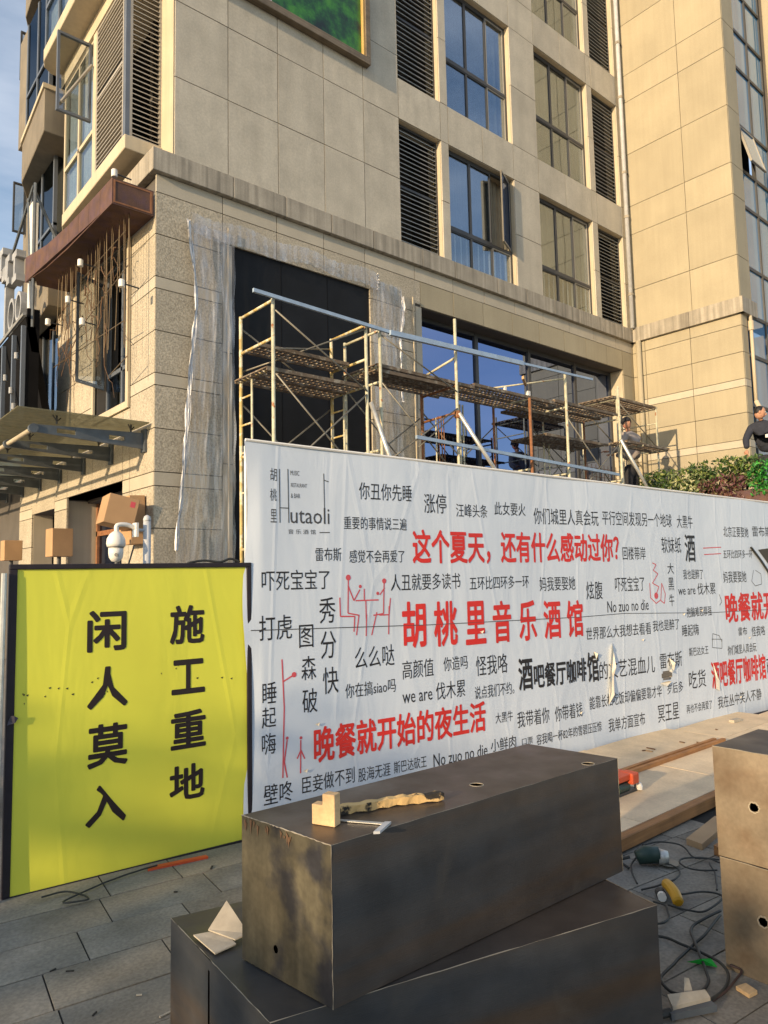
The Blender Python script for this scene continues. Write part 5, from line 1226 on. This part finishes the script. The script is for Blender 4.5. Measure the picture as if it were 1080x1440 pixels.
# ------------------------------------------------------------------ sheet steel boxes
def plate(q, o, ex, ey, holes=(), n=20):
    """a rectangle o, o+ex, o+ex+ey, o+ey with round holes (u, v, r in metres); one hole per strip along ex"""
    o, ex, ey = Vector(o), Vector(ex), Vector(ey); Lx, Ly = ex.length, ey.length; ux, uy = ex.normalized(), ey.normalized()
    if not holes: q.quad(tuple(o), tuple(o+ex), tuple(o+ex+ey), tuple(o+ey)); return
    hs = sorted(holes); cuts = [0]+[(a[0]+b_[0])/2 for a, b_ in zip(hs[:-1], hs[1:])]+[Lx]
    for (a, c), (hu, hv, r) in zip(zip(cuts[:-1], cuts[1:]), hs):
        ringp, rect = [], []
        for k in range(n):
            w_ = 2*math.pi*(k+.5)/n; cx, cy = math.cos(w_), math.sin(w_); rj = r*random.uniform(.85, 1.12); ringp.append((hu+rj*cx, hv+rj*cy))
            tx = ((c-hu) if cx > 0 else (a-hu))/cx if abs(cx) > 1e-6 else 1e9; ty = ((Ly-hv) if cy > 0 else -hv)/cy if abs(cy) > 1e-6 else 1e9
            t = min(tx, ty); rect.append((hu+t*cx, hv+t*cy))
        corners = [(c, Ly), (a, Ly), (a, 0), (c, 0)]
        pts = ringp+rect+corners; v = [tuple(o+ux*p[0]+uy*p[1]) for p in pts]; f = []
        for k in range(n):
            j = (k+1) % n; p, s_ = rect[k], rect[j]
            ck = None
            for ci, cc in enumerate(corners):
                onp = abs(p[0]-cc[0]) < 1e-6 or abs(p[1]-cc[1]) < 1e-6; ons = abs(s_[0]-cc[0]) < 1e-6 or abs(s_[1]-cc[1]) < 1e-6
                if onp and ons and not (abs(p[0]-s_[0]) < 1e-6 or abs(p[1]-s_[1]) < 1e-6): ck = 2*n+ci
            f.append((k, n+k, ck, n+j, j) if ck is not None else (k, n+k, n+j, j))
        q.add(v, f)
def burrs(o, ex, ey, holes, par):
    o, ux, uy = Vector(o), Vector(ex).normalized(), Vector(ey).normalized(); nn = ux.cross(uy)
    for hu, hv, r in holes:
        pts = [tuple(o+ux*(hu+r*1.02*math.cos(w_))+uy*(hv+r*1.02*math.sin(w_))) for w_ in [k*math.pi/9 for k in range(19)]]
        MB().tube(pts, .0018, 5).build('hole_rim', M['burr'], par)
def seam(par, pts, r=.0022, m='burr'):
    rs = random.Random(len(par.name)+int(pts[0][0]*100)); Q = []
    for a_, c_ in zip(pts[:-1], pts[1:]):
        for i in range(24): t = i/24; Q.append(tuple(Vector(a_).lerp(Vector(c_), t)+Vector((rs.uniform(-1, 1), rs.uniform(-1, 1), rs.uniform(-1, 1)))*.0008))
    Q.append(tuple(pts[-1]))
    MB().tube(Q, [r*rs.uniform(.15, .95) for _ in Q], 5).build('weld_edge', M[m], par)
# lower big box
a, b_, c, d = (1.05, 2.37), (1.0, 1.66), (2.30, 1.33), (2.46, 2.04); H1 = .428
lb = thing('steel_box', (1.7, 1.8, 0), 'large dark sheet steel box standing on the pavement under the other dark box', 'box', 'sheet steel planter boxes')
v3 = lambda p, z: (p[0], p[1], z)
q = MB(); plate(q, v3(a, H1), (b_[0]-a[0], b_[1]-a[1], 0), (d[0]-a[0], d[1]-a[1], 0)) if False else q.quad(v3(a, H1), v3(b_, H1), v3(c, H1), v3(d, H1))
q.build('top_sheet', M['steelbox'], lb)
sl = Vector((*a, 0)).lerp(Vector((*b_, 0)), .44); sl2 = Vector((*a, 0)).lerp(Vector((*b_, 0)), .458)
q = MB(); q.quad(v3(a, 0), tuple(sl), (sl.x, sl.y, H1-.004), v3(a, H1)); q.quad(tuple(sl2), v3(b_, 0), v3(b_, H1), (sl2.x, sl2.y, H1-.004)); q.quad((sl.x, sl.y, H1-.035), (sl2.x, sl2.y, H1-.035), (sl2.x, sl2.y, H1-.004), (sl.x, sl.y, H1-.004)); q.build('end_sheet', M['steelbox'], lb)
q = MB(); q.quad(v3(b_, 0), v3(c, 0), v3(c, H1), v3(b_, H1)); q.build('front_sheet', M['steelbox'], lb)
q = MB(); q.quad(v3(c, 0), v3(d, 0), v3(d, H1), v3(c, H1)); q.quad(v3(d, 0), v3(a, 0), v3(a, H1), v3(d, H1)); q.build('back_sheet', M['steelbox'], lb)
seam(lb, [v3(b_, H1), v3(c, H1)], .002); seam(lb, [v3(a, H1), v3(b_, H1)], .0018, 'brace'); seam(lb, [v3(c, H1), v3(d, H1)], .0018)
# upper box
n_, r_, l_ = Vector((1.147, 1.59, 0)), Vector((2.454, 1.55, 0)), Vector((1.096, 1.973, 0)); bk = r_+l_-n_; z0, z1 = .432, .842
ub = thing('steel_box', tuple((n_+bk)/2+Vector((0, 0, z0))), 'dark sheet steel box with scorched end resting askew on top of the larger box', 'box', 'sheet steel planter boxes')
Z = lambda p, z: (p.x, p.y, z)
ex, ey = r_-n_, l_-n_
th_ = []
for hx, hy in ((1.848, 1.814), (2.321, 1.776)):
    dv = Vector((hx, hy, 0))-n_; th_.append((dv.dot(ex.normalized()), dv.dot(ey.normalized())*.95, .021))
q = MB(); plate(q, Z(n_, z1), ex, ey, th_); q.build('top_sheet', M['steelbox'], ub); burrs(Z(n_, z1), ex, ey, th_, ub)
q = MB(); q.quad(Z(n_, z0), Z(r_, z0), Z(r_, z1), Z(n_, z1)); q.build('front_sheet', M['steelbox'], ub)
q = MB(); plate(q, Z(l_, z0), n_-l_, (0, 0, z1-z0), [(.155, .076, .011)], 8); q.build('end_sheet', M['steelend'], ub)
q = MB(); q.quad(Z(r_, z0), Z(bk, z0), Z(bk, z1), Z(r_, z1)); q.quad(Z(bk, z0), Z(l_, z0), Z(l_, z1), Z(bk, z1)); q.quad(Z(n_, z0), Z(r_, z0), Z(bk, z0), Z(l_, z0)); q.build('back_sheet', M['steelbox'], ub)
seam(ub, [Z(l_, z1), Z(l_.lerp(n_, .4), z1+.001), Z(n_, z1)], .0025); seam(ub, [Z(n_, z0), Z(n_, z1)], .0016); seam(ub, [Z(n_, z1), Z(r_, z1)], .0012, 'brace'); seam(ub, [Z(r_, z0), Z(r_, z1)], .0012, 'brace')
sc_ = MB(); rs = random.Random(4)
for k in range(14):
    t = rs.uniform(.0, .6); p = l_.lerp(n_, t); sc_.add([(p.x-.0015, p.y, z1-rs.uniform(0, .02)), (p.x-.0015, p.y-.012, z1-rs.uniform(0, .02)), (p.x-.0015, p.y-.006, z1-rs.uniform(.02, .05))], [(0, 1, 2)])
sc_.build('scale_flake', M['twig'], ub)
# right pair
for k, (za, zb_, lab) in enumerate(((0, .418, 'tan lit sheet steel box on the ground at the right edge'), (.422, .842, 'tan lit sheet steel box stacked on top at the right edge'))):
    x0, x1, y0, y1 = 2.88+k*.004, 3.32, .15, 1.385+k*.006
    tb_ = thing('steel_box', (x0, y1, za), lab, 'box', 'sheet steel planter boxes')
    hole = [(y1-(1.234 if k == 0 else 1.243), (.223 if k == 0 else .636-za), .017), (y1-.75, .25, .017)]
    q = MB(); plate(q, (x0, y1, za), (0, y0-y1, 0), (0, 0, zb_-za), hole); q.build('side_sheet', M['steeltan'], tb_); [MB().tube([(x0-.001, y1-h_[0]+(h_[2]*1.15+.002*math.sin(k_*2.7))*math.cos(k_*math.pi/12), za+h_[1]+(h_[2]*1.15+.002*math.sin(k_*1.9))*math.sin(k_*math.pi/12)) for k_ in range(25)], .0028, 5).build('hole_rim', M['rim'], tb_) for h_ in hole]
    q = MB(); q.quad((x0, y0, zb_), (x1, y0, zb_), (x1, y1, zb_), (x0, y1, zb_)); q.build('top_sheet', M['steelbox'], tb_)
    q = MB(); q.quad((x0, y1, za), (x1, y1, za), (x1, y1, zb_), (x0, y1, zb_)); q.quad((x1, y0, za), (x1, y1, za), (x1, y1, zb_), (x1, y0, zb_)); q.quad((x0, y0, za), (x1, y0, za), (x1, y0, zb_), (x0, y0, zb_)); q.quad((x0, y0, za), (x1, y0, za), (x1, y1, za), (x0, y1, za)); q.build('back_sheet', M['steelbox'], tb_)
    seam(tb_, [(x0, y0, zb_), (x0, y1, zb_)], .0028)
# things on the boxes
wb = MB().extr([(1.203, 1.760, .843), (1.233, 1.690, .843), (1.233, 1.690, .9305), (1.217, 1.727, .9305), (1.217, 1.727, .899), (1.203, 1.760, .899)], (.030, .013, 0))
o = wb.build('timber_block', M['wood'], origin=(1.2, 1.75, .843)); bevel(o, .0015, 1); tag(o, 'pale stepped timber block standing upright on the dark box', 'timber')
pts = [(1.262, 1.775, .855), (1.34, 1.762, .856), (1.43, 1.735, .857), (1.50, 1.715, .856), (1.56, 1.683, .855), (1.63, 1.655, .852)]
q = MB(); vs = []; fs = []; rs = random.Random(11)
K = 26; P = smooth_path(pts, 5)[:K]
for i, p in enumerate(P):
    w_ = .015*(1+.14*math.sin(i*.9))*(1-.3*(i/K)); h = .011*(1+.15*math.sin(i*1.7)); 
    for dy, dz in ((-w_, -h), (-w_*.9, h), (w_*.5, h*1.2), (w_, -h)): vs.append((p.x+dy*.35, p.y+dy+rs.uniform(-.002, .002), .856+dz+rs.uniform(-.001, .001)))
n4 = len(P)
for i in range(n4-1):
    for k in range(4): fs.append((i*4+k, i*4+(k+1) % 4, i*4+4+(k+1) % 4, i*4+4+k))
fs += [(0, 1, 2, 3), tuple(range(4*n4-4, 4*n4))[::-1]]
tag(q.add(vs, fs).build('burnt_stick', M['charred'], origin=(1.26, 1.77, .843)), 'rough scorched strip of wood lying along the dark box top', 'timber')
sq = thing('steel_square', (1.30, 1.60, .843), 'small steel try square lying on the dark box', 'ruler')
MB().extr([(1.262, 1.735, .844), (1.270, 1.745, .844), (1.365, 1.607, .844), (1.352, 1.598, .844)], (0, 0, .002)).build('blade', M['steeltube'], sq)
MB().extr([(1.277, 1.572, .844), (1.292, 1.562, .844), (1.366, 1.600, .844), (1.352, 1.612, .844)], (0, 0, .007)).build('stock', M['offwhite'], sq)
rg = thing('folded_card', (1.06, 2.1, .43), 'dirty cream folded card wedged under the upper dark box', 'card')
MB().add([(1.045, 2.19, .436), (1.045, 2.045, .434), (1.115, 2.045, .438), (1.12, 2.15, .442), (1.045, 2.19, .440), (1.045, 2.045, .438), (1.115, 2.045, .442), (1.12, 2.15, .446)], [(0, 3, 2, 1), (4, 5, 6, 7), (0, 1, 5, 4), (1, 2, 6, 5), (2, 3, 7, 6), (3, 0, 4, 7)]).build('lower_leaf', M['rag'], rg)
MB().add([(1.085, 2.17, .446), (1.12, 2.06, .444), (1.16, 2.05, .452), (1.165, 2.20, .50), (1.085, 2.17, .450), (1.12, 2.06, .448), (1.16, 2.05, .456), (1.165, 2.20, .504)], [(0, 3, 2, 1), (4, 5, 6, 7), (0, 1, 5, 4), (1, 2, 6, 5), (2, 3, 7, 6), (3, 0, 4, 7)]).build('upper_leaf', M['rag'], rg)

# ------------------------------------------------------------------ raised board deck, timbers, machine
dk = thing('board_deck', (3.0, 2.3, 0), 'low sunlit deck of pale dusty boards in front of the hoarding', 'deck')
xs = [2.7, 3.92, 5.14, 6.36, 7.58, 8.8, 10.0]; ys = [2.33, 2.95, 3.55]
for i in range(len(xs)-1):
    for j in range(len(ys)-1):
        y1 = min(ys[j+1], 3.9-.101*(xs[i]-2.2)-.07) if j == 1 else ys[j+1]
        o = MB().box(xs[i]+.002, xs[i+1]-.002, ys[j]+.002, y1-.002-(.12 if j == 1 and i > 3 else 0), .055, .08+random.uniform(-.0015, .0015)).build('board', M['deck'], dk, origin=((xs[i]+xs[i+1])/2, ys[j], .07))
for x in xs: MB().box(x-.03, x+.03, 2.35, 2.95, 0, .053).build('joist', M['beam'], dk)
o = MB().box(2.7, 4.86, 2.265, 2.325, .012, .083).build('timber_beam', M['beam'], origin=(2.7, 2.26, 0)); bevel(o, .004, 1); tag(o, 'long orange brown timber lying along the near edge of the deck', 'timber')
o = MB().box(4.9, 7.5, 2.28, 2.325, .0, .07).build('timber_beam', M['beam'], origin=(4.9, 2.26, 0)); tag(o, 'second brown timber at the deck edge behind the white stub', 'timber')
o = MB().extr([(4.70, 2.17, .0), (4.76, 2.17, .0), (4.76, 2.20, .0), (4.70, 2.20, .0)], (.02, .05, .15)).build('white_stub', M['rag'], origin=(4.7, 2.2, 0)); tag(o, 'short pale timber stub leaning on the deck edge', 'timber')
for i, (x0, x1, y, z, lab) in enumerate(((4.3, 6.2, 2.90, .081, 'long orange timber lying across the deck'), (4.2, 6.15, 2.955, .081, 'thinner brown timber lying beside the long orange one'))):
    o = MB().add([(x0, y, z), (x1, y-.03, z), (x1, y, z), (x0, y+.03, z), (x0, y, z+.03), (x1, y-.03, z+.03), (x1, y, z+.03), (x0, y+.03, z+.03)], [(0, 3, 2, 1), (4, 5, 6, 7), (0, 1, 5, 4), (1, 2, 6, 5), (2, 3, 7, 6), (3, 0, 4, 7)]).build('timber_strip', M['beam'], origin=(x0, y, z)); tag(o, lab, 'timber')
o = MB().extr([(3.98, 2.10, .0), (4.46, 2.16, .0), (4.44, 2.06, .0), (3.96, 2.0, .0)], (0, 0, .035)).build('board_offcut', M['cardshade'], origin=(4, 2.1, 0)); tag(o, 'tan board offcut on the ground below the deck edge', 'timber')
o = MB().extr([(3.95, 1.93, 0), (4.3, 1.93, 0), (4.3, 1.87, 0), (3.93, 1.87, 0)], (0, 0, .05)).build('timber_beam', M['beam'], origin=(4, 1.9, 0)); tag(o, 'reddish timber end poking out behind the right boxes', 'timber')
mc = thing('cutting_machine', (4.35, 2.72, .08), 'small red orange cutting machine standing on the sunlit deck', 'machine')
bevel(MB().box(4.05, 4.41, 2.66, 2.80, .17, .21).build('table', M['redplastic'], mc), .006); bevel(MB().box(4.35, 4.43, 2.64, 2.74, .14, .212).build('motor_cover', M['redplastic'], mc), .01)
MB().tube([(4.24, 2.70, .125), (4.36, 2.70, .125)], .035, 14).build('motor', M['greenbody'], mc); MB().box(4.15, 4.45, 2.67, 2.79, .082, .10).build('base', M['frame'], mc)
for x in (4.17, 4.44):
    for y in (2.68, 2.78): MB().tube([(x, y, .08), (x, y, .2)], .008, 6).build('leg', M['frame'], mc)
MB().lathe((4.46, 2.66, .09), [(.02, 0), (.022, .02), (.01, .045)], 10).build('knob', M['white'], mc)
rs = random.Random(21)
for i in range(9):
    x, y = rs.uniform(5.2, 6.8), rs.uniform(2.95, 3.25); L = rs.uniform(.02, .09)
    if y > 3.9-.101*(x-2.2)-.1: continue
    o = MB().box(-L/2, L/2, -.006, .006, 0, .006).build('wood_chip', M['twig'] if i % 3 else M['cardshade'], origin=(0, 0, 0)); o.location = (x, y, .082); o.rotation_euler = (0, 0, rs.uniform(0, 3)); tag(o, 'small wood splinter lying on the sunlit deck', 'scrap', 'splinters scattered on the deck')
o = MB().extr([(7.0, 3.15, .081), (7.14, 3.14, .081), (7.14, 3.19, .081), (7.0, 3.2, .081)], (0, 0, .025)).build('foam_scrap', M['rag'], origin=(7, 3.15, .08)); tag(o, 'small pink white scrap at the foot of the hoarding', 'scrap')

# ------------------------------------------------------------------ cables and tools on the ground
CAB = dict(
 a=([(3.763, 2.231), (3.852, 2.188), (3.887, 2.096), (3.791, 1.97), (3.823, 1.893), (3.828, 1.842)], 'far black cable arching behind the grinder'),
 b=([(3.686, 2.218), (3.742, 2.199), (3.687, 2.118), (3.638, 2.052), (3.598, 2.059), (3.607, 2.113)], 'short black cable looping beside the grinder'),
 c=([(3.866, 1.868), (3.826, 1.931), (3.743, 1.984), (3.67, 1.986), (3.622, 1.932), (3.647, 1.863), (3.711, 1.797)], 'black cable loop near the timber offcut'),
 d=([(3.559, 2.066), (3.606, 2.006), (3.574, 1.933), (3.458, 1.901), (3.355, 1.917), (3.235, 1.957)], 'black cable running from the grinder behind the large box'),
 e=([(3.306, 1.797), (3.414, 1.733), (3.463, 1.675), (3.381, 1.642), (3.254, 1.657), (3.187, 1.703), (3.182, 1.781)], 'black cable loop attached to the yellow tool'),
 f=([(3.176, 1.845), (3.155, 1.783), (3.075, 1.724), (3.0, 1.708), (2.967, 1.729)], 'black cable curling out from behind the lower box'),
 g=([(2.70, 1.84), (2.881, 1.678), (2.886, 1.58), (2.88, 1.477), (2.867, 1.403), (2.808, 1.344), (2.694, 1.312), (2.577, 1.307)], 'thick black cable leading to the welding clamp'),
 h=([(3.235, 1.564), (3.024, 1.546), (2.88, 1.548), (2.699, 1.525), (2.593, 1.495), (2.549, 1.445), (2.56, 1.392), (2.615, 1.363), (2.723, 1.376), (2.821, 1.445), (2.924, 1.525), (3.054, 1.598), (3.168, 1.616), (3.285, 1.594)], 'long black cable forming the nearest loop'),
 i=([(3.66, 2.193), (3.43, 2.128), (3.288, 2.006)], 'straight piece of black cable left of the grinder'),
 j=([(2.567, 1.302), (2.678, 1.298), (2.786, 1.303), (2.857, 1.325), (2.865, 1.36)], 'brown cable beside the welding clamp'),
 k=([(3.771, 1.865), (3.626, 1.771), (3.49, 1.687)], 'black cable passing behind the tan boxes'),
 l=([(1.06, 3.856), (1.175, 3.87), (1.234, 3.712), (1.114, 3.766), (1.326, 3.832), (1.51, 3.85), (1.628, 3.85)], 'black cable coiled at the foot of the yellow board'))
for k, (p, lab) in CAB.items():
    r = .0058 if k in 'gh' else .0045
    z = .010 if k not in 'gj' else .012
    rs = random.Random(ord(k)); P = smooth_path([(x+rs.uniform(-.012, .012), y+rs.uniform(-.012, .012), z+.003+rs.uniform(0, .012)) for i, (x, y) in enumerate(p)], 8)
    P = [v+Vector((.004*noise.noise(v*14), .004*noise.noise(v*14+Vector((9, 9, 9))), 0)) for v in P]
    tag(MB().tube(P, r, 8).build('cable', M['browncable'] if k == 'j' else M['cable'], smooth=True, origin=P[0]), lab, 'cable', 'cables on the ground')
gr = thing('angle_grinder', (3.55, 2.1, 0), 'dark green angle grinder lying among the cables', 'grinder')
MB().tube([(3.52, 2.135, .04), (3.555, 2.105, .055), (3.60, 2.06, .055)], [.034, .045, .042], 14).build('body', M['greenbody'], gr, smooth=True)
MB().tube([(3.60, 2.06, .045), (3.63, 2.02, .045)], [.042, .03], 14).build('gear_head', M['steeltube'], gr, smooth=True)
MB().lathe((3.635, 2.02, .012), [(.05, 0), (.052, .004), (.01, .006)], 18).build('disc', M['brace'], gr); MB().tube([(3.49, 2.16, .045), (3.44, 2.2, .03), (3.43, 2.13, .012)], .008, 6).build('cable_sleeve', M['cable'], gr)
yt = thing('yellow_tool', (3.27, 1.81, 0), 'yellow handled power tool lying on the cables', 'tool')
bevel(MB().tube(smooth_path([(3.355, 1.885, .03), (3.30, 1.835, .045), (3.25, 1.785, .045), (3.205, 1.745, .03)], 4), [.02]+[.026]*11+[.018], 10).build('handle', M['yellowplastic'], yt, smooth=True), .001)
MB().tube([(3.245, 1.85, .02), (3.215, 1.83, .025)], .02, 10).build('plug', M['white'], yt); MB().tube([(3.275, 1.875, .018), (3.245, 1.85, .02)], .024, 10).build('collar', M['cable'], yt)
o = MB().add([(2.79, 1.50, .012), (2.86, 1.45, .012), (2.84, 1.40, .012), (2.81, 1.45, .035), (2.85, 1.43, .03)], [(0, 1, 3), (1, 2, 4), (1, 4, 3), (3, 4, 2), (0, 3, 2)]).build('green_clip', M['greenplastic'], origin=(2.8, 1.45, 0)); tag(o, 'bright green plastic scrap caught in the cable loop', 'scrap')
bevel(tag(MB().extr([(2.759, 1.297, .0), (2.809, 1.282, .0), (2.79, 1.232, .0), (2.741, 1.241, .0)], (0, 0, .015)).build('wood_chip', M['wood'], origin=(2.77, 1.26, 0)), 'pale rectangular wood chip on the pavement beside the tan boxes', 'scrap'), .002)
cl = thing('welding_clamp', (2.45, 1.34, 0), 'welding clamp with pale jaws lying in front of the lower box', 'clamp')
MB().extr([(2.40, 1.355, .01), (2.565, 1.275, .01), (2.575, 1.30, .01), (2.42, 1.385, .01)], (0, 0, .022)).build('lower_jaw', M['canopysteel'], cl)
MB().extr([(2.42, 1.36, .034), (2.57, 1.30, .034), (2.575, 1.32, .05), (2.44, 1.39, .055)], (0, .0, .012)).build('upper_jaw', M['rag'], cl)
MB().add([(2.50, 1.36, .045), (2.545, 1.38, .09), (2.56, 1.37, .085), (2.53, 1.34, .05)], [(0, 1, 2, 3)]).build('lever', M['rag'], cl); MB().tube([(2.36, 1.40, .02), (2.42, 1.37, .025)], .014, 8).build('handle', M['cable'], cl)
o = MB().extr([(1.60, 3.895, .0), (1.90, 3.83, .0), (1.90, 3.80, .0), (1.58, 3.86, .0)], (0, 0, .012)).build('red_board', M['redplastic'], origin=(1.6, 3.88, 0)); tag(o, 'thin red strip lying at the foot of the yellow board', 'scrap')
rs = random.Random(31)
for i in range(12):
    x, y = rs.uniform(.7, 1.9), rs.uniform(2.3, 3.7)
    if y > 3.7 or x < y*.23: continue
    o = MB().box(-.5, .5, -.5, .5, 0, 1).build('grit_crumb', M['mortar'] if i % 3 else M['rag']); o.location = (x, y, .001); s_ = rs.uniform(.004, .02); o.scale = (s_*rs.uniform(1, 2.5), s_*.5, .004); o.rotation_euler = (0, 0, rs.uniform(0, 3)); tag(o, 'tiny crumb of debris on the paving', 'debris', 'debris crumbs on the paving')

# ------------------------------------------------------------------ camera on its pole, cartons by the side door
cc = thing('security_camera', (2.83, 7.0, 0), 'white dome security camera on a grey pole beside the corner', 'security camera')
MB().tube([(2.83, 7.0, 0), (2.83, 7.0, 2.14)], .038, 14).build('pole', M['offwhite'], cc, smooth=True); MB().lathe((2.83, 7.0, 2.14), [(.038, 0), (.04, .02), (.03, .05), (.005, .065)], 14).build('pole_cap', M['offwhite'], cc, smooth=True)
MB().box(2.70, 2.725, 6.95, 7.05, 1.98, 2.12).build('wall_plate', M['white'], cc); MB().tube([(2.72, 7.0, 2.05), (2.83, 7.0, 2.05)], .015, 8).build('strap', M['offwhite'], cc)
MB().tube(smooth_path([(2.71, 7.0, 2.07), (2.62, 7.0, 2.10), (2.53, 7.0, 2.09), (2.525, 7.0, 2.03)], 5), .022, 10).build('arm', M['white'], cc, smooth=True)
hb = MB().lathe((2.52, 7.0, 1.88), [(.083, .0), (.09, .03), (.085, .08), (.06, .125), (.03, .15), (.005, .155)], 22).build('housing', M['white'], cc, smooth=True)
MB().lathe((2.52, 7.0, 1.80), [(.005, -.07), (.04, -.06), (.064, -.025), (.07, .02), (.07, .075)], 22).build('dome', M['white'], hb, smooth=True); MB().lathe((2.52, 7.0, 1.872), [(.075, 0), (.075, .008)], 22).build('gasket', M['frame'], hb)
MB().tube([(2.50, 6.93, 1.80), (2.495, 6.925, 1.80)], .018, 12).build('lens', M['frame'], hb)
q = MB().tube([(2.70, 7.0, 1.9), (2.66, 7.03, 1.72), (2.7, 7.0, 1.5)], .008, 6).build('camera_cable', M['frame'], cc)
def carton(cx, cy, cz, sx, sy, sz_, rot, lab, m='cardboard', label_side=False):
    t = thing('carton', (cx, cy, cz), lab, 'carton'); R_ = Matrix.Rotation(rot[2], 3, 'Z') @ Matrix.Rotation(rot[1], 3, 'Y') @ Matrix.Rotation(rot[0], 3, 'X')
    f = lambda x, y, z: tuple(Vector((cx, cy, cz))+R_@Vector((x, y, z)))
    bevel(MB(f).box(-sx/2, sx/2, -sy/2, sy/2, -sz_/2, sz_/2).build('box_body', M[m], t), .006, 2)
    MB(f).box(-sx/2, sx/2, -.02, .02, sz_/2+.0006, sz_/2+.0016).build('tape', M['cardshade'], t)
    if label_side: MB(f).box(sx*.22, sx*.38, -sy/2-.0015, -sy/2-.0005, sz_*.18, sz_*.38).build('paper_label', M['redthin'], t)
    return t
carton(3.22, 8.9, 2.40, .36, .50, .36, (0, .22, -.15), 'big brown cardboard carton tilted over a wall light', label_side=True)
carton(3.48, 9.1, 2.32, .20, .40, .62, (0, -.05, 0), 'narrow cardboard sheet folded behind the tilted carton')
carton(3.25, 11.4, 2.14, .30, .30, .42, (0, 0, .05), 'brown carton hung between the two doorways')
carton(3.05, 13.4, 2.10, .28, .28, .34, (0, 0, 0), 'farthest small brown carton near the left edge')
for x, y in ((3.22, 8.9), (3.25, 11.4), (3.05, 13.4)):
    l_w = tag(MB().tube([(x, y, 2.1), (x, y, 0)], .03, 10).build('post', M['frame'], origin=(x, y, 0)), {8.9: 'dark post under the big tilted carton', 11.4: 'dark post under the middle carton', 13.4: 'dark post under the farthest carton'}[y], 'post')
o = MB().tube(smooth_path([(1.85, 3.97, 1.645), (1.95, 3.965, 1.66), (2.05, 3.95, 1.65), (2.12, 3.95, 1.67), (2.18, 3.94, 1.65)], 5), .008, 6).build('cable', M['cable'], smooth=True, origin=(1.85, 3.97, 1.64)); tag(o, 'black cable bundle lying along the top edge of the yellow board', 'cable')
# far end of the street
fb2 = thing('far_building', (14, 75, 0), 'distant pink building with red tiled roof seen at the left edge', 'building')
MB().box(2, 24, 75, 85, 0, 3.2).build('wall', M['pinkwall'], fb2)
MB().add([(1.5, 74.4, 3.2), (24.5, 74.4, 3.2), (24.5, 85, 3.2), (1.5, 85, 3.2), (3, 79, 4.4), (23, 79, 4.4)], [(0, 1, 5, 4), (1, 2, 5), (2, 3, 4, 5), (3, 0, 4), (0, 3, 2, 1)]).build('roof', M['tile'], fb2)
for i in range(12):
    x = 3+i*1.75
    w_ = MB().box(x, x+.9, 74.94, 75.0, 1.3, 2.6).build('window', M['cream'], fb2); MB().box(x+.08, x+.82, 74.9, 74.96, 1.38, 2.52).build('pane', M['frame'], w_)
MB().box(1.8, 24.2, 74.9, 75.0, 2.85, 2.95).build('trim', M['cream'], fb2)
for k, (x, y, h, mm, lab) in enumerate(((.95, 5.6, 1.35, 'blanket', 'purple grey cloth bundle hanging behind the left edge of the board'), (1.02, 5.9, .95, 'navy', 'dark blue cloth bundle low behind the left edge of the board'))):
    q = MB(); prof_ = [(.02, 0), (.2, .03), (.24, h*.4), (.2, h*.8), (.06, h)]
    o = q.lathe((x, y, 0), prof_, 14).build('cloth_bundle', M[mm], smooth=True, origin=(x, y, 0)); tag(o, lab, 'cloth')
